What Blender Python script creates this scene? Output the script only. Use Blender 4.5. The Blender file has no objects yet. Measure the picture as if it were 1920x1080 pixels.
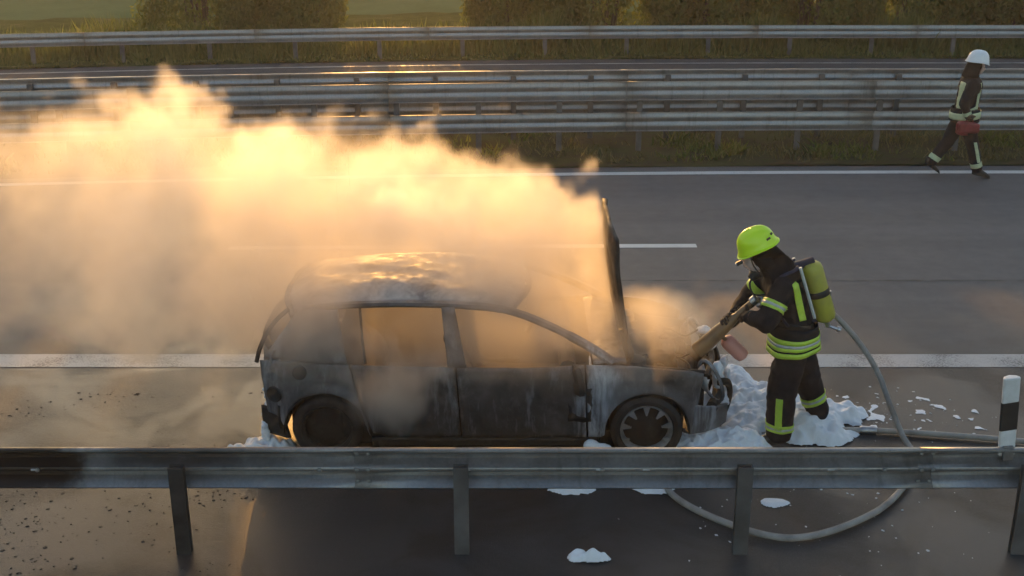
import bpy, bmesh, math, random
import numpy as np
from mathutils import Vector, Matrix, noise as mnoise

random.seed(7)
RNG = np.random.default_rng(7)
SC = bpy.context.scene
COL = SC.collection
R = math.radians

# ------------------------------------------------------------------ camera
CAM_H, PITCH, FPX = 4.77, R(20.1), 2250.0
cam_d = bpy.data.cameras.new('camera')
cam_d.sensor_width = 36.0
cam_d.lens = FPX / 1920 * 36
cam_d.clip_start, cam_d.clip_end = 0.1, 2000
cam = bpy.data.objects.new('camera', cam_d)
cam.location = (0, 0, CAM_H)
cam.rotation_euler = (R(90) - PITCH, 0, 0)
COL.objects.link(cam)
SC.camera = cam

# ------------------------------------------------------------------ sky, sun, exposure
SUN_EL, SUN_AZ = R(10.0), R(-6.0)          # low, almost straight ahead, a little left
wd = bpy.data.worlds.new('World')
SC.world = wd
wd.use_nodes = True
nt = wd.node_tree
nt.nodes.clear()
sky = nt.nodes.new('ShaderNodeTexSky')
sky.sky_type = 'NISHITA'
sky.sun_disc = False
sky.sun_elevation = SUN_EL
sky.sun_rotation = SUN_AZ
sky.air_density, sky.dust_density, sky.ozone_density = 1.0, 2.0, 0.6
bg = nt.nodes.new('ShaderNodeBackground')
bg.inputs['Strength'].default_value = 0.15
ow = nt.nodes.new('ShaderNodeOutputWorld')
nt.links.new(sky.outputs[0], bg.inputs['Color'])
nt.links.new(bg.outputs[0], ow.inputs['Surface'])

sun_d = bpy.data.lights.new('sun', 'SUN')
sun_d.energy = 2.75
sun_d.angle = R(0.6)
sun_d.color = (1.0, 0.47, 0.10)
sun = bpy.data.objects.new('sun', sun_d)
COL.objects.link(sun)
sd = Vector((math.sin(SUN_AZ) * math.cos(SUN_EL), math.cos(SUN_AZ) * math.cos(SUN_EL), math.sin(SUN_EL)))
sun.rotation_euler = sd.to_track_quat('Z', 'Y').to_euler()
sun.location = (0, 0, 30)

vs = SC.view_settings
vs.view_transform = 'Standard'
vs.look = 'None'
vs.exposure = 0.9
vs.gamma = 1.0
vs.use_curve_mapping = False

cy_ = SC.cycles
cy_.use_denoising = True
try:
    cy_.denoiser = 'OPENIMAGEDENOISE'
except Exception:
    pass
cy_.use_adaptive_sampling = True
cy_.adaptive_threshold = 0.045
cy_.max_bounces = 8
cy_.diffuse_bounces = 3
cy_.glossy_bounces = 3
cy_.transmission_bounces = 4
cy_.transparent_max_bounces = 8
cy_.volume_bounces = 4
cy_.volume_step_rate = 1.6
cy_.volume_max_steps = 256
cy_.sample_clamp_indirect = 6.0
cy_.caustics_reflective = False
cy_.caustics_refractive = False


# ------------------------------------------------------------------ helpers
def tag(o, label=None, cat=None, group=None, kind=None):
    if label: o['label'] = label
    if cat: o['category'] = cat
    if group: o['group'] = group
    if kind: o['kind'] = kind
    return o


def empty(name, loc=(0, 0, 0), rz=0.0):
    o = bpy.data.objects.new(name, None)
    o.empty_display_size = 0.2
    o.location = loc
    o.rotation_euler = (0, 0, rz)
    COL.objects.link(o)
    return o


def bend(x, y):
    """the motorway curves gently; the far side swings towards the viewer on the left"""
    return -0.0043 * max(0.0, 7.0 - x) ** 2 * min(1.0, max(0.0, (y - 13.0) / 6.5))


def B(x, y, z=0.0):
    return (x, y + bend(max(x, -30), y), z)


class MB:
    def __init__(self):
        self.v, self.f, self.m = [], [], []
        self.mi = 0

    def add(self, verts, faces):
        o = len(self.v)
        self.v += [tuple(p) for p in verts]
        self.f += [tuple(i + o for i in f) for f in faces]
        self.m += [self.mi] * len(faces)

    def box(self, c, s, rot=None):
        hx, hy, hz = s[0] / 2, s[1] / 2, s[2] / 2
        vs_ = [Vector((x, y, z)) for z in (-hz, hz) for y in (-hy, hy) for x in (-hx, hx)]
        if rot is not None:
            vs_ = [rot @ p for p in vs_]
        c = Vector(c)
        self.add([p + c for p in vs_], [(0, 2, 3, 1), (4, 5, 7, 6), (0, 1, 5, 4), (2, 6, 7, 3), (0, 4, 6, 2), (1, 3, 7, 5)])

    def tube(self, pts, rad, n=10, cap=True, flat=1.0):
        pts = [Vector(p) for p in pts]
        if not hasattr(rad, '__len__'):
            rad = [rad] * len(pts)
        rings = []
        t0 = (pts[1] - pts[0]).normalized()
        ref = Vector((0, 0, 1)) if abs(t0.z) < 0.9 else Vector((1, 0, 0))
        for i, p in enumerate(pts):
            t = (pts[min(i + 1, len(pts) - 1)] - pts[max(i - 1, 0)]).normalized()
            s = t.cross(ref)
            if s.length < 1e-4:
                s = t.orthogonal()
            s.normalize()
            u = s.cross(t).normalized()
            ref = u
            rings.append([p + s * math.cos(a) * rad[i] + u * math.sin(a) * rad[i] * flat
                          for a in [2 * math.pi * k / n for k in range(n)]])
        vs_ = [q for r in rings for q in r]
        fs = []
        for i in range(len(pts) - 1):
            for k in range(n):
                fs.append((i * n + k, i * n + (k + 1) % n, (i + 1) * n + (k + 1) % n, (i + 1) * n + k))
        if cap:
            fs.append(tuple(range(n - 1, -1, -1)))
            fs.append(tuple((len(pts) - 1) * n + k for k in range(n)))
        self.add(vs_, fs)

    def grid(self, fn, nu, nv, flip=False):
        vs_ = [fn(i / nu, j / nv) for j in range(nv + 1) for i in range(nu + 1)]
        fs = []
        for j in range(nv):
            for i in range(nu):
                a = j * (nu + 1) + i
                q = (a, a + 1, a + nu + 2, a + nu + 1)
                fs.append(q[::-1] if flip else q)
        self.add(vs_, fs)

    def lathe(self, prof, n=24, origin=(0, 0, 0), rot=None, a0=0.0, a1=2 * math.pi):
        full = abs(a1 - a0 - 2 * math.pi) < 1e-6
        o = Vector(origin)
        cols = n if full else n + 1
        vs_ = []
        for (r, z) in prof:
            for k in range(cols):
                a = a0 + (a1 - a0) * k / n
                p = Vector((r * math.cos(a), r * math.sin(a), z))
                if rot is not None:
                    p = rot @ p
                vs_.append(o + p)
        fs = []
        for j in range(len(prof) - 1):
            for k in range(n):
                k2 = (k + 1) % cols
                fs.append((j * cols + k, j * cols + k2, (j + 1) * cols + k2, (j + 1) * cols + k))
        self.add(vs_, fs)

    def prism(self, outline, d, axis='y', origin=(0, 0, 0)):
        """outline: list of (a,b); extruded by d along axis"""
        o = Vector(origin)
        n = len(outline)
        def pt(a, b, c):
            return {'y': Vector((a, c, b)), 'x': Vector((c, a, b)), 'z': Vector((a, b, c))}[axis] + o
        self.add([pt(a, b, 0) for a, b in outline] + [pt(a, b, d) for a, b in outline],
                 [tuple(range(n)), tuple(range(2 * n - 1, n - 1, -1))] +
                 [(i, i + n, (i + 1) % n + n, (i + 1) % n) for i in range(n)])

    def mesh(self, name, mats, smooth=True):
        me = bpy.data.meshes.new(name)
        me.from_pydata(self.v, [], self.f)
        if not isinstance(mats, (list, tuple)):
            mats = [mats]
        for m in mats:
            me.materials.append(m)
        if len(mats) > 1:
            me.polygons.foreach_set('material_index', self.m)
        bm = bmesh.new()
        bm.from_mesh(me)
        bmesh.ops.recalc_face_normals(bm, faces=bm.faces)
        bm.to_mesh(me)
        bm.free()
        if smooth:
            me.polygons.foreach_set('use_smooth', [True] * len(me.polygons))
            try:
                me.set_sharp_from_angle(angle=R(42))
            except Exception:
                pass
        me.update()
        return me

    def build(self, name, mats, parent=None, smooth=True, thick=0.0, offset=-1.0, loc=None):
        o = bpy.data.objects.new(name, self.mesh(name, mats, smooth))
        COL.objects.link(o)
        if parent is not None:
            o.parent = parent
        if loc is not None:
            o.location = loc
        if thick:
            s = o.modifiers.new('thickness', 'SOLIDIFY')
            s.thickness = thick
            s.offset = offset
        return o


def link(o, parent=None):
    COL.objects.link(o)
    if parent is not None:
        o.parent = parent
    return o


def spline(pts, n=10):
    P = [Vector(p) for p in pts]
    P = [P[0] * 2 - P[1]] + P + [P[-1] * 2 - P[-2]]
    out = []
    for i in range(1, len(P) - 2):
        a, b, c, d = P[i - 1], P[i], P[i + 1], P[i + 2]
        for k in range(n):
            t = k / n
            out.append(0.5 * ((2 * b) + (c - a) * t + (2 * a - 5 * b + 4 * c - d) * t * t + (3 * b - a - 3 * c + d) * t ** 3))
    out.append(P[-2])
    return out


# ------------------------------------------------------------------ materials
def nodes(name):
    m = bpy.data.materials.new(name)
    m.use_nodes = True
    t = m.node_tree
    b = t.nodes['Principled BSDF']
    return m, t, b


def N(t, kind, **kw):
    n = t.nodes.new(kind)
    for k, v in kw.items():
        if k in n.inputs.keys():
            n.inputs[k].default_value = v
        else:
            setattr(n, k, v)
    return n


def noise_node(t, vec, scale, detail=4.0, rough=0.55, dist=0.0):
    n = N(t, 'ShaderNodeTexNoise')
    n.inputs['Scale'].default_value = scale
    n.inputs['Detail'].default_value = detail
    n.inputs['Roughness'].default_value = rough
    n.inputs['Distortion'].default_value = dist
    if vec is not None:
        t.links.new(vec, n.inputs['Vector'])
    return n.outputs['Fac']


def ramp(t, fac, stops):
    r = N(t, 'ShaderNodeValToRGB')
    els = r.color_ramp.elements
    while len(els) < len(stops):
        els.new(0.5)
    for e, (p, c) in zip(els, stops):
        e.position = p
        e.color = (c, c, c, 1) if not hasattr(c, '__len__') else (c[0], c[1], c[2], 1)
    t.links.new(fac, r.inputs['Fac'])
    return r.outputs['Color']


def mixc(t, fac, a, b, mode='MIX'):
    m = N(t, 'ShaderNodeMix', data_type='RGBA', blend_type=mode)
    for sock, val in ((m.inputs[0], fac), (m.inputs[6], a), (m.inputs[7], b)):
        if hasattr(val, 'is_linked') or hasattr(val, 'links'):
            t.links.new(val, sock)
        elif hasattr(val, '__len__'):
            sock.default_value = (val[0], val[1], val[2], 1)
        else:
            sock.default_value = val
    return m.outputs[2]


def math_(t, op, a, b=None, c=None, clamp=False):
    m = N(t, 'ShaderNodeMath', operation=op, use_clamp=clamp)
    for i, val in enumerate((a, b, c)):
        if val is None:
            continue
        if hasattr(val, 'links'):
            t.links.new(val, m.inputs[i])
        else:
            m.inputs[i].default_value = val
    return m.outputs[0]


def maprange(t, v, a, b, c=0.0, d=1.0, smooth=True):
    m = N(t, 'ShaderNodeMapRange')
    m.interpolation_type = 'SMOOTHSTEP' if smooth else 'LINEAR'
    t.links.new(v, m.inputs[0])
    for i, val in enumerate((a, b, c, d)):
        m.inputs[i + 1].default_value = val
    return m.outputs[0]


def bump(t, b, h, strength, dist=0.01):
    n = N(t, 'ShaderNodeBump')
    n.inputs['Strength'].default_value = strength
    n.inputs['Distance'].default_value = dist
    t.links.new(h, n.inputs['Height'])
    t.links.new(n.outputs[0], b.inputs['Normal'])


def pos(t, obj=False):
    if obj:
        return N(t, 'ShaderNodeTexCoord').outputs['Object']
    return N(t, 'ShaderNodeNewGeometry').outputs['Position']


def sep(t, v):
    s = N(t, 'ShaderNodeSeparateXYZ')
    t.links.new(v, s.inputs[0])
    return s.outputs


def simple(name, c1, c2=None, scale=8.0, rough=0.6, metal=0.0, bump_s=0.0, bump_scale=60.0, rough2=None, obj=True, spec=0.5):
    m, t, b = nodes(name)
    v = pos(t, obj)
    n = noise_node(t, v, scale, 5.0)
    f = ramp(t, n, [(0.35, 0.0), (0.68, 1.0)])
    t.links.new(mixc(t, f, c1, c2 or tuple(x * 0.75 for x in c1)), b.inputs['Base Color'])
    if rough2 is None:
        b.inputs['Roughness'].default_value = rough
    else:
        t.links.new(maprange(t, n, 0.35, 0.65, rough, rough2), b.inputs['Roughness'])
    b.inputs['Metallic'].default_value = metal
    b.inputs['Specular IOR Level'].default_value = spec
    if bump_s:
        bump(t, b, noise_node(t, v, bump_scale, 4.0), bump_s, 0.01)
    return m


M = {}


def mat_asphalt(name, base, wet_near):
    m, t, b = nodes(name)
    v = pos(t)
    x, y, z = sep(t, v)
    grain = noise_node(t, v, 160.0, 3.0, 0.7)
    patch = noise_node(t, v, 0.55, 5.0, 0.6)
    mid = noise_node(t, v, 5.0, 5.0, 0.65)
    c = mixc(t, ramp(t, patch, [(0.3, 0.0), (0.7, 1.0)]), tuple(k * 0.85 for k in base), tuple(k * 1.15 for k in base))
    c = mixc(t, 0.35, c, ramp(t, mid, [(0.25, tuple(k * 0.6 for k in base)), (0.75, tuple(k * 1.5 for k in base))]))
    c = mixc(t, 0.75, c, ramp(t, grain, [(0.3, 0.08), (0.7, 0.92)]), 'OVERLAY')
    sm_ = N(t, 'ShaderNodeMapping')          # traffic-worn streaks along the lanes
    sm_.inputs['Scale'].default_value = (0.04, 1.6, 1.0)
    t.links.new(v, sm_.inputs['Vector'])
    stv = noise_node(t, sm_.outputs[0], 1.0, 5.0, 0.6)
    c = mixc(t, 0.45, c, ramp(t, stv, [(0.3, 0.32), (0.7, 0.62)]), 'OVERLAY')
    dry_r = maprange(t, patch, 0.3, 0.7, 0.62, 0.78)
    if wet_near:
        # wheel tracks of the lanes are smoother and a touch darker
        edge = math_(t, 'ADD', y, math_(t, 'MULTIPLY', math_(t, 'SUBTRACT', patch, 0.5), 3.0))
        wet = maprange(t, edge, 12.6, 10.4, 0.0, 1.0)
        pn = noise_node(t, v, 0.8, 4.0, 0.55, 0.6)
        pud = ramp(t, pn, [(0.44, 0.0), (0.54, 1.0)])
        wetp = math_(t, 'MULTIPLY', wet, pud)
        c = mixc(t, math_(t, 'MULTIPLY', wet, 0.8), c, tuple(k * 0.45 for k in base))
        c = mixc(t, math_(t, 'MULTIPLY', wetp, 0.4), c, tuple(k * 0.35 for k in base))
        # brown soot and washed-out ash, its own irregular shape
        sootn = noise_node(t, v, 0.9, 6.0, 0.65, 0.8)
        sootm = math_(t, 'MULTIPLY', wet, ramp(t, sootn, [(0.48, 0.0), (0.62, 0.6)]))
        c = mixc(t, sootm, c, (0.024, 0.020, 0.018))
        gr2 = noise_node(t, v, 55.0, 4.0, 0.75)
        rbase = mixc(t, pud, (0.55, 0.55, 0.55), (0.34, 0.34, 0.34))
        rwet = mixc(t, math_(t, 'SUBTRACT', 0.55, math_(t, 'MULTIPLY', pud, 0.35)), rbase, ramp(t, gr2, [(0.35, 0.12), (0.65, 0.62)]))
        rr = mixc(t, wet, dry_r, rwet)
        t.links.new(rr, b.inputs['Roughness'])
        hb = mixc(t, math_(t, 'MULTIPLY', wetp, 0.45), mixc(t, 0.5, grain, gr2), (0.5, 0.5, 0.5))
        bump(t, b, hb, 0.7, 0.008)
        t.links.new(math_(t, 'ADD', maprange(t, wet, 0.0, 1.0, 0.4, 0.14), math_(t, 'MULTIPLY', wetp, 0.06)), b.inputs['Specular IOR Level'])
        b.inputs['Coat IOR'].default_value = 1.33
        t.links.new(math_(t, 'MULTIPLY', wetp, 0.05), b.inputs['Coat Weight'])
        b.inputs['Coat Roughness'].default_value = 0.2
    else:
        b.inputs['Roughness'].default_value = 0.9
        b.inputs['Specular IOR Level'].default_value = 0.08
        bump(t, b, grain, 0.6, 0.006)
    t.links.new(c, b.inputs['Base Color'])
    return m


M['asphalt'] = mat_asphalt('asphalt', (0.104, 0.102, 0.104), True)
M['asphalt_far'] = mat_asphalt('asphalt_far', (0.10, 0.097, 0.098), False)


def mat_paint(name, col, wear):
    m, t, b = nodes(name)
    v = pos(t)
    g = noise_node(t, v, 60.0, 5.0, 0.75)
    p = noise_node(t, v, 2.5, 5.0, 0.6)
    k = math_(t, 'ADD', math_(t, 'MULTIPLY', g, 0.6), math_(t, 'MULTIPLY', p, 0.4))
    f = maprange(t, k, wear - 0.08, wear + 0.08)
    t.links.new(mixc(t, f, tuple(c * 0.28 for c in col), col), b.inputs['Base Color'])
    b.inputs['Roughness'].default_value = 0.6
    bump(t, b, g, 0.4, 0.004)
    return m


M['line'] = mat_paint('road_paint', (0.60, 0.60, 0.58), 0.40)
M['line_worn'] = mat_paint('road_paint_worn', (0.40, 0.40, 0.40), 0.46)
M['tar'] = simple('tar_seam', (0.02, 0.02, 0.02), (0.09, 0.09, 0.09), 6.0, 0.6, obj=False)


def mat_steel(name, soot=False):
    m, t, b = nodes(name)
    v = pos(t)
    x, y, z = sep(t, v)
    n = noise_node(t, v, 3.0, 6.0, 0.65)
    sp = noise_node(t, v, 40.0, 3.0, 0.6)
    c = mixc(t, ramp(t, n, [(0.3, 0.0), (0.7, 1.0)]), (0.23, 0.23, 0.235), (0.33, 0.33, 0.335))
    c = mixc(t, 0.25, c, ramp(t, sp, [(0.3, 0.3), (0.7, 0.7)]), 'OVERLAY')
    # run-off grime of its own shape
    gm = N(t, 'ShaderNodeMapping')
    gm.inputs['Scale'].default_value = (6.0, 2.0, 0.9)
    t.links.new(v, gm.inputs['Vector'])
    gr = noise_node(t, gm.outputs[0], 2.2, 5.0, 0.6)
    c = mixc(t, ramp(t, gr, [(0.55, 0.0), (0.75, 0.45)]), c, (0.09, 0.085, 0.08))
    met = 0.75
    if soot:
        sn = noise_node(t, v, 2.2, 5.0, 0.6)
        xs = math_(t, 'ADD', x, math_(t, 'MULTIPLY', math_(t, 'SUBTRACT', sn, 0.5), 1.6))
        s1 = maprange(t, xs, -2.85, -3.25)                          # scorched stretch
        a = math_(t, 'ABSOLUTE', math_(t, 'ADD', xs, 2.2))
        s2 = math_(t, 'MULTIPLY', maprange(t, a, 0.9, 0.05), maprange(t, z, 0.60, 0.68))
        sm = math_(t, 'MAXIMUM', s1, math_(t, 'MULTIPLY', s2, 0.85))
        c = mixc(t, sm, c, (0.011, 0.008, 0.007))
        t.links.new(math_(t, 'MULTIPLY', math_(t, 'SUBTRACT', 1.0, sm), met), b.inputs['Metallic'])
    else:
        b.inputs['Metallic'].default_value = met
    t.links.new(c, b.inputs['Base Color'])
    t.links.new(maprange(t, n, 0.3, 0.7, 0.36, 0.52), b.inputs['Roughness'])
    bump(t, b, n, 0.15, 0.01)
    return m


M['steel'] = mat_steel('galvanised_steel')
M['steel_soot'] = mat_steel('galvanised_steel_scorched', True)
M['steel_post'] = simple('weathered_post', (0.15, 0.15, 0.155), (0.085, 0.083, 0.08), 4.0, 0.55, 0.5, obj=False)
M['soot_post'] = simple('scorched_post', (0.012, 0.010, 0.009), (0.05, 0.045, 0.045), 5.0, 0.7, 0.2)
M['bolt'] = simple('bolt_steel', (0.45, 0.46, 0.47), (0.3, 0.3, 0.3), 20.0, 0.4, 0.8)
M['white_plastic'] = simple('white_plastic', (0.72, 0.72, 0.72), (0.55, 0.55, 0.54), 9.0, 0.45)
M['black_plastic'] = simple('black_plastic', (0.014, 0.014, 0.015), (0.03, 0.03, 0.03), 9.0, 0.4)
M['reflector'] = simple('reflector', (0.5, 0.5, 0.52), (0.35, 0.35, 0.36), 60.0, 0.15)

M['soil'] = None


def mat_ground(name, cols, scale, fine=30.0, rough=0.9):
    m, t, b = nodes(name)
    v = pos(t)
    n = noise_node(t, v, scale, 6.0, 0.65)
    n2 = noise_node(t, v, fine, 5.0, 0.7)
    k = math_(t, 'ADD', math_(t, 'MULTIPLY', n, 0.55), math_(t, 'MULTIPLY', n2, 0.45))
    st = [(0.34 + 0.32 * i / (len(cols) - 1), c) for i, c in enumerate(cols)]
    t.links.new(ramp(t, k, st), b.inputs['Base Color'])
    b.inputs['Roughness'].default_value = rough
    bump(t, b, k, 0.7, 0.04)
    b.inputs['Specular IOR Level'].default_value = 0.0
    return m


M['soil'] = mat_ground('median_soil', [(0.035, 0.028, 0.02), (0.075, 0.06, 0.04), (0.07, 0.075, 0.03), (0.12, 0.10, 0.07)], 1.2)
M['verge'] = mat_ground('verge_soil', [(0.03, 0.035, 0.015), (0.05, 0.065, 0.022), (0.07, 0.085, 0.03), (0.16, 0.13, 0.09)], 0.9)
M['field'] = mat_ground('field_crop', [(0.055, 0.095, 0.05), (0.07, 0.115, 0.062), (0.08, 0.13, 0.07)], 0.4, 8.0)


def mat_leaf(name, c1, c2, trans=0.35):
    m, t, b = nodes(name)
    info = N(t, 'ShaderNodeNewGeometry')
    rp = info.outputs['Random Per Island']
    c = mixc(t, rp, c1, c2)
    t.links.new(c, b.inputs['Base Color'])
    b.inputs['Roughness'].default_value = 0.8
    b.inputs['Specular IOR Level'].default_value = 0.15
    out = [n for n in t.nodes if n.type == 'OUTPUT_MATERIAL'][0]
    tr = N(t, 'ShaderNodeBsdfTranslucent')
    t.links.new(mixc(t, 0.5, c, (0.20, 0.22, 0.03)), tr.inputs['Color'])
    mx = N(t, 'ShaderNodeMixShader')
    mx.inputs[0].default_value = trans
    t.links.new(b.outputs[0], mx.inputs[1])
    t.links.new(tr.outputs[0], mx.inputs[2])
    t.links.new(mx.outputs[0], out.inputs['Surface'])
    return m


M['leaf'] = mat_leaf('bush_leaf', (0.045, 0.080, 0.020), (0.115, 0.15, 0.04), 0.42)
M['grass'] = mat_leaf('grass_blade', (0.06, 0.10, 0.025), (0.16, 0.17, 0.06), 0.35)
M['grass_dry'] = mat_leaf('grass_dry', (0.09, 0.08, 0.035), (0.17, 0.14, 0.075), 0.25)
M['crop'] = mat_leaf('crop_leaf', (0.04, 0.075, 0.03), (0.065, 0.10, 0.04), 0.25)
M['bark'] = simple('bark', (0.06, 0.045, 0.03), (0.03, 0.024, 0.018), 14.0, 0.9, bump_s=0.6)


def mat_burnt(name, dark, light, ash, ash_up, rust=0.25, rough=0.55, metal=0.35, residue=False):
    """burnt bare sheet metal: soot, grey scale, ash settled where the sheet faces up"""
    m, t, b = nodes(name)
    v = pos(t)
    n = noise_node(t, v, 2.6, 7.0, 0.62, 0.4)
    n2 = noise_node(t, v, 9.0, 6.0, 0.68)
    c = mixc(t, ramp(t, n, [(0.36, 0.0), (0.66, 1.0)]), dark, light)
    c = mixc(t, math_(t, 'MULTIPLY', ramp(t, n2, [(0.52, 0.0), (0.72, 1.0)]), rust), c, (0.11, 0.062, 0.035))
    g = N(t, 'ShaderNodeNewGeometry')
    nz = sep(t, g.outputs['Normal'])[2]
    up = maprange(t, nz, 0.35, 0.9)
    am = math_(t, 'MULTIPLY', up, ramp(t, noise_node(t, v, 4.0, 7.0, 0.7, 0.5), [(0.36, 0.0), (0.6, 1.0)]))
    base_ash = ramp(t, noise_node(t, v, 6.0, 7.0, 0.72, 0.3), [(0.55, 0.0), (0.74, 1.0)])
    f = math_(t, 'ADD', math_(t, 'MULTIPLY', am, ash_up), math_(t, 'MULTIPLY', base_ash, 0.25), clamp=True)
    c = mixc(t, f, c, ash)
    if residue:      # dried foam run down behind the front wheel and over the front corner
        x, y, z = sep(t, v)
        mp = N(t, 'ShaderNodeMapping')
        mp.inputs['Scale'].default_value = (7.0, 7.0, 1.3)
        t.links.new(v, mp.inputs['Vector'])
        rn = noise_node(t, mp.outputs[0], 1.6, 6.0, 0.7, 0.3)
        xx = math_(t, 'ADD', x, math_(t, 'MULTIPLY', math_(t, 'SUBTRACT', noise_node(t, v, 3.0, 3.0), 0.5), 0.25))
        band = maprange(t, math_(t, 'ABSOLUTE', math_(t, 'SUBTRACT', xx, 0.70)), 0.20, 0.02)
        band2 = math_(t, 'MULTIPLY', maprange(t, math_(t, 'ABSOLUTE', math_(t, 'SUBTRACT', xx, 1.62)), 0.16, 0.02), 0.7)
        band3 = math_(t, 'MULTIPLY', maprange(t, math_(t, 'ABSOLUTE', math_(t, 'ADD', xx, 1.93)), 0.16, 0.02), 0.5)
        k = math_(t, 'MULTIPLY', math_(t, 'MAXIMUM', math_(t, 'MAXIMUM', band, band2), band3), ramp(t, rn, [(0.38, 0.0), (0.66, 0.95)]))
        c = mixc(t, k, c, (0.50, 0.53, 0.58))
        # chalky wipes all over
        c = mixc(t, ramp(t, rn, [(0.54, 0.0), (0.74, 0.6)]), c, (0.30, 0.31, 0.33))
    t.links.new(c, b.inputs['Base Color'])
    b.inputs['Metallic'].default_value = metal
    t.links.new(maprange(t, n2, 0.35, 0.65, rough - 0.14, rough + 0.16), b.inputs['Roughness'])
    bump(t, b, math_(t, 'ADD', n2, math_(t, 'MULTIPLY', noise_node(t, v, 70.0, 3.0), 0.15)), 0.25, 0.02)
    return m


M['burnt'] = mat_burnt('burnt_panel', (0.030, 0.028, 0.028), (0.125, 0.12, 0.122), (0.38, 0.38, 0.39), 0.45, 0.2, 0.6, 0.15, residue=True)
M['burnt_door'] = mat_burnt('burnt_door', (0.022, 0.019, 0.018), (0.085, 0.078, 0.077), (0.30, 0.29, 0.29), 0.4, 0.35, 0.65, 0.15, residue=True)
M['burnt_roof'] = mat_burnt('burnt_roof', (0.13, 0.12, 0.12), (0.32, 0.31, 0.31), (0.58, 0.57, 0.56), 0.75, 0.25, 0.5, 0.1)
M['burnt_dark'] = mat_burnt('burnt_black', (0.007, 0.006, 0.006), (0.028, 0.025, 0.023), (0.12, 0.11, 0.10), 0.25, 0.3, 0.75, 0.1)
M['rim'] = mat_burnt('burnt_alloy', (0.16, 0.15, 0.145), (0.38, 0.37, 0.36), (0.5, 0.5, 0.5), 0.3, 0.1, 0.5, 0.3)
M['foam'] = simple('foam', (0.80, 0.82, 0.85), (0.74, 0.76, 0.80), 5.0, 0.75, bump_s=0.55, bump_scale=38.0)
M['foam'].node_tree.nodes['Principled BSDF'].inputs['Subsurface Weight'].default_value = 0.25
M['foam'].node_tree.nodes['Principled BSDF'].inputs['Subsurface Radius'].default_value = (0.03, 0.03, 0.03)

M['cloth'] = simple('turnout_cloth', (0.010, 0.010, 0.013), (0.018, 0.018, 0.022), 16.0, 0.85, bump_s=0.5, bump_scale=9.0, spec=0.25)
M['hood'] = simple('fire_hood', (0.008, 0.008, 0.009), (0.014, 0.014, 0.016), 20.0, 0.9, bump_s=0.4, bump_scale=12.0, spec=0.2)
M['boot'] = simple('boot_leather', (0.008, 0.008, 0.008), (0.02, 0.018, 0.016), 14.0, 0.5)
M['glove'] = simple('glove_leather', (0.085, 0.045, 0.025), (0.04, 0.025, 0.018), 14.0, 0.7, bump_s=0.3)
M['hiviz'] = simple('hiviz_yellow', (0.52, 0.72, 0.06), (0.45, 0.62, 0.08), 18.0, 0.45)
M['silver'] = simple('reflective_silver', (0.50, 0.52, 0.50), (0.40, 0.42, 0.40), 18.0, 0.35)
M['hiviz_dull'] = simple('hiviz_dull', (0.55, 0.60, 0.36), (0.45, 0.50, 0.32), 18.0, 0.5)
M['helmet_lime'] = simple('helmet_lime', (0.66, 0.95, 0.03), (0.60, 0.88, 0.03), 4.0, 0.28)
M['helmet_white'] = simple('helmet_white', (0.80, 0.81, 0.83), (0.70, 0.71, 0.73), 4.0, 0.3)
M['tank'] = simple('cylinder_yellow', (0.42, 0.40, 0.05), (0.33, 0.31, 0.06), 10.0, 0.45, bump_s=0.1)
M['rubber'] = simple('rubber', (0.012, 0.012, 0.013), (0.022, 0.022, 0.022), 15.0, 0.6)
M['strap_blue'] = simple('harness_blue', (0.02, 0.026, 0.06), (0.012, 0.014, 0.03), 15.0, 0.7)
M['metal'] = simple('valve_metal', (0.45, 0.45, 0.46), (0.3, 0.3, 0.32), 20.0, 0.3, 0.9)
M['skin'] = simple('skin', (0.62, 0.43, 0.36), (0.55, 0.37, 0.30), 12.0, 0.5)
M['hose'] = simple('fire_hose', (0.34, 0.32, 0.30), (0.20, 0.185, 0.175), 7.0, 0.75, bump_s=0.3)
M['lance'] = simple('branch_pipe', (0.30, 0.16, 0.07), (0.17, 0.10, 0.055), 6.0, 0.42)
M['bottle'] = simple('red_bottle', (0.62, 0.27, 0.22), (0.52, 0.23, 0.19), 6.0, 0.5)
M['red_bag'] = simple('red_bag', (0.24, 0.025, 0.03), (0.13, 0.015, 0.02), 9.0, 0.5, bump_s=0.4, bump_scale=20.0)


def mat_visor():
    m, t, b = nodes('visor')
    b.inputs['Base Color'].default_value = (0.72, 0.66, 0.64, 1)
    b.inputs['Roughness'].default_value = 0.1
    b.inputs['Alpha'].default_value = 0.35
    return m


M['visor'] = mat_visor()

# ------------------------------------------------------------------ the setting
def strip(name, y0, y1, z, mat, x0=-60.0, x1=60.0, step=1.0, zf=None, ny=1, curved=True, parent=None):
    mb = MB()
    nx = max(1, int(round((x1 - x0) / step)))
    def f(u, v):
        x = x0 + (x1 - x0) * u
        y = y0 + (y1 - y0) * v
        zz = z + (zf(x, y) if zf else 0.0)
        return B(x, y, zz) if curved else (x, y, zz)
    mb.grid(f, nx, ny)
    return mb.build(name, mat, parent)


gm = MB()
gm.grid(lambda u, v: (-600 + 1200 * u, -200 + 900 * v, -0.06), 12, 12)
tag(gm.build('ground', M['field']), kind='structure')
tag(strip('road', -6, 18.75, 0.0, M['asphalt'], ny=50), kind='structure')
tag(strip('opposite_road', 22.0, 29.2, 0.0, M['asphalt_far'], ny=8), kind='structure')


def bumpy(x, y):
    return 0.07 * mnoise.noise((x * 0.9, y * 1.3, 0)) + 0.05 * mnoise.noise((x * 3, y * 3, 4))


tag(strip('central_reservation', 18.72, 22.05, 0.035, M['soil'], step=0.3, ny=12, zf=lambda x, y: 0.5 * bumpy(x, y) - 0.02), kind='structure')
tag(strip('verge', 29.15, 38.0, 0.02, M['verge'], step=0.5, ny=18, zf=bumpy), kind='structure')
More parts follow.
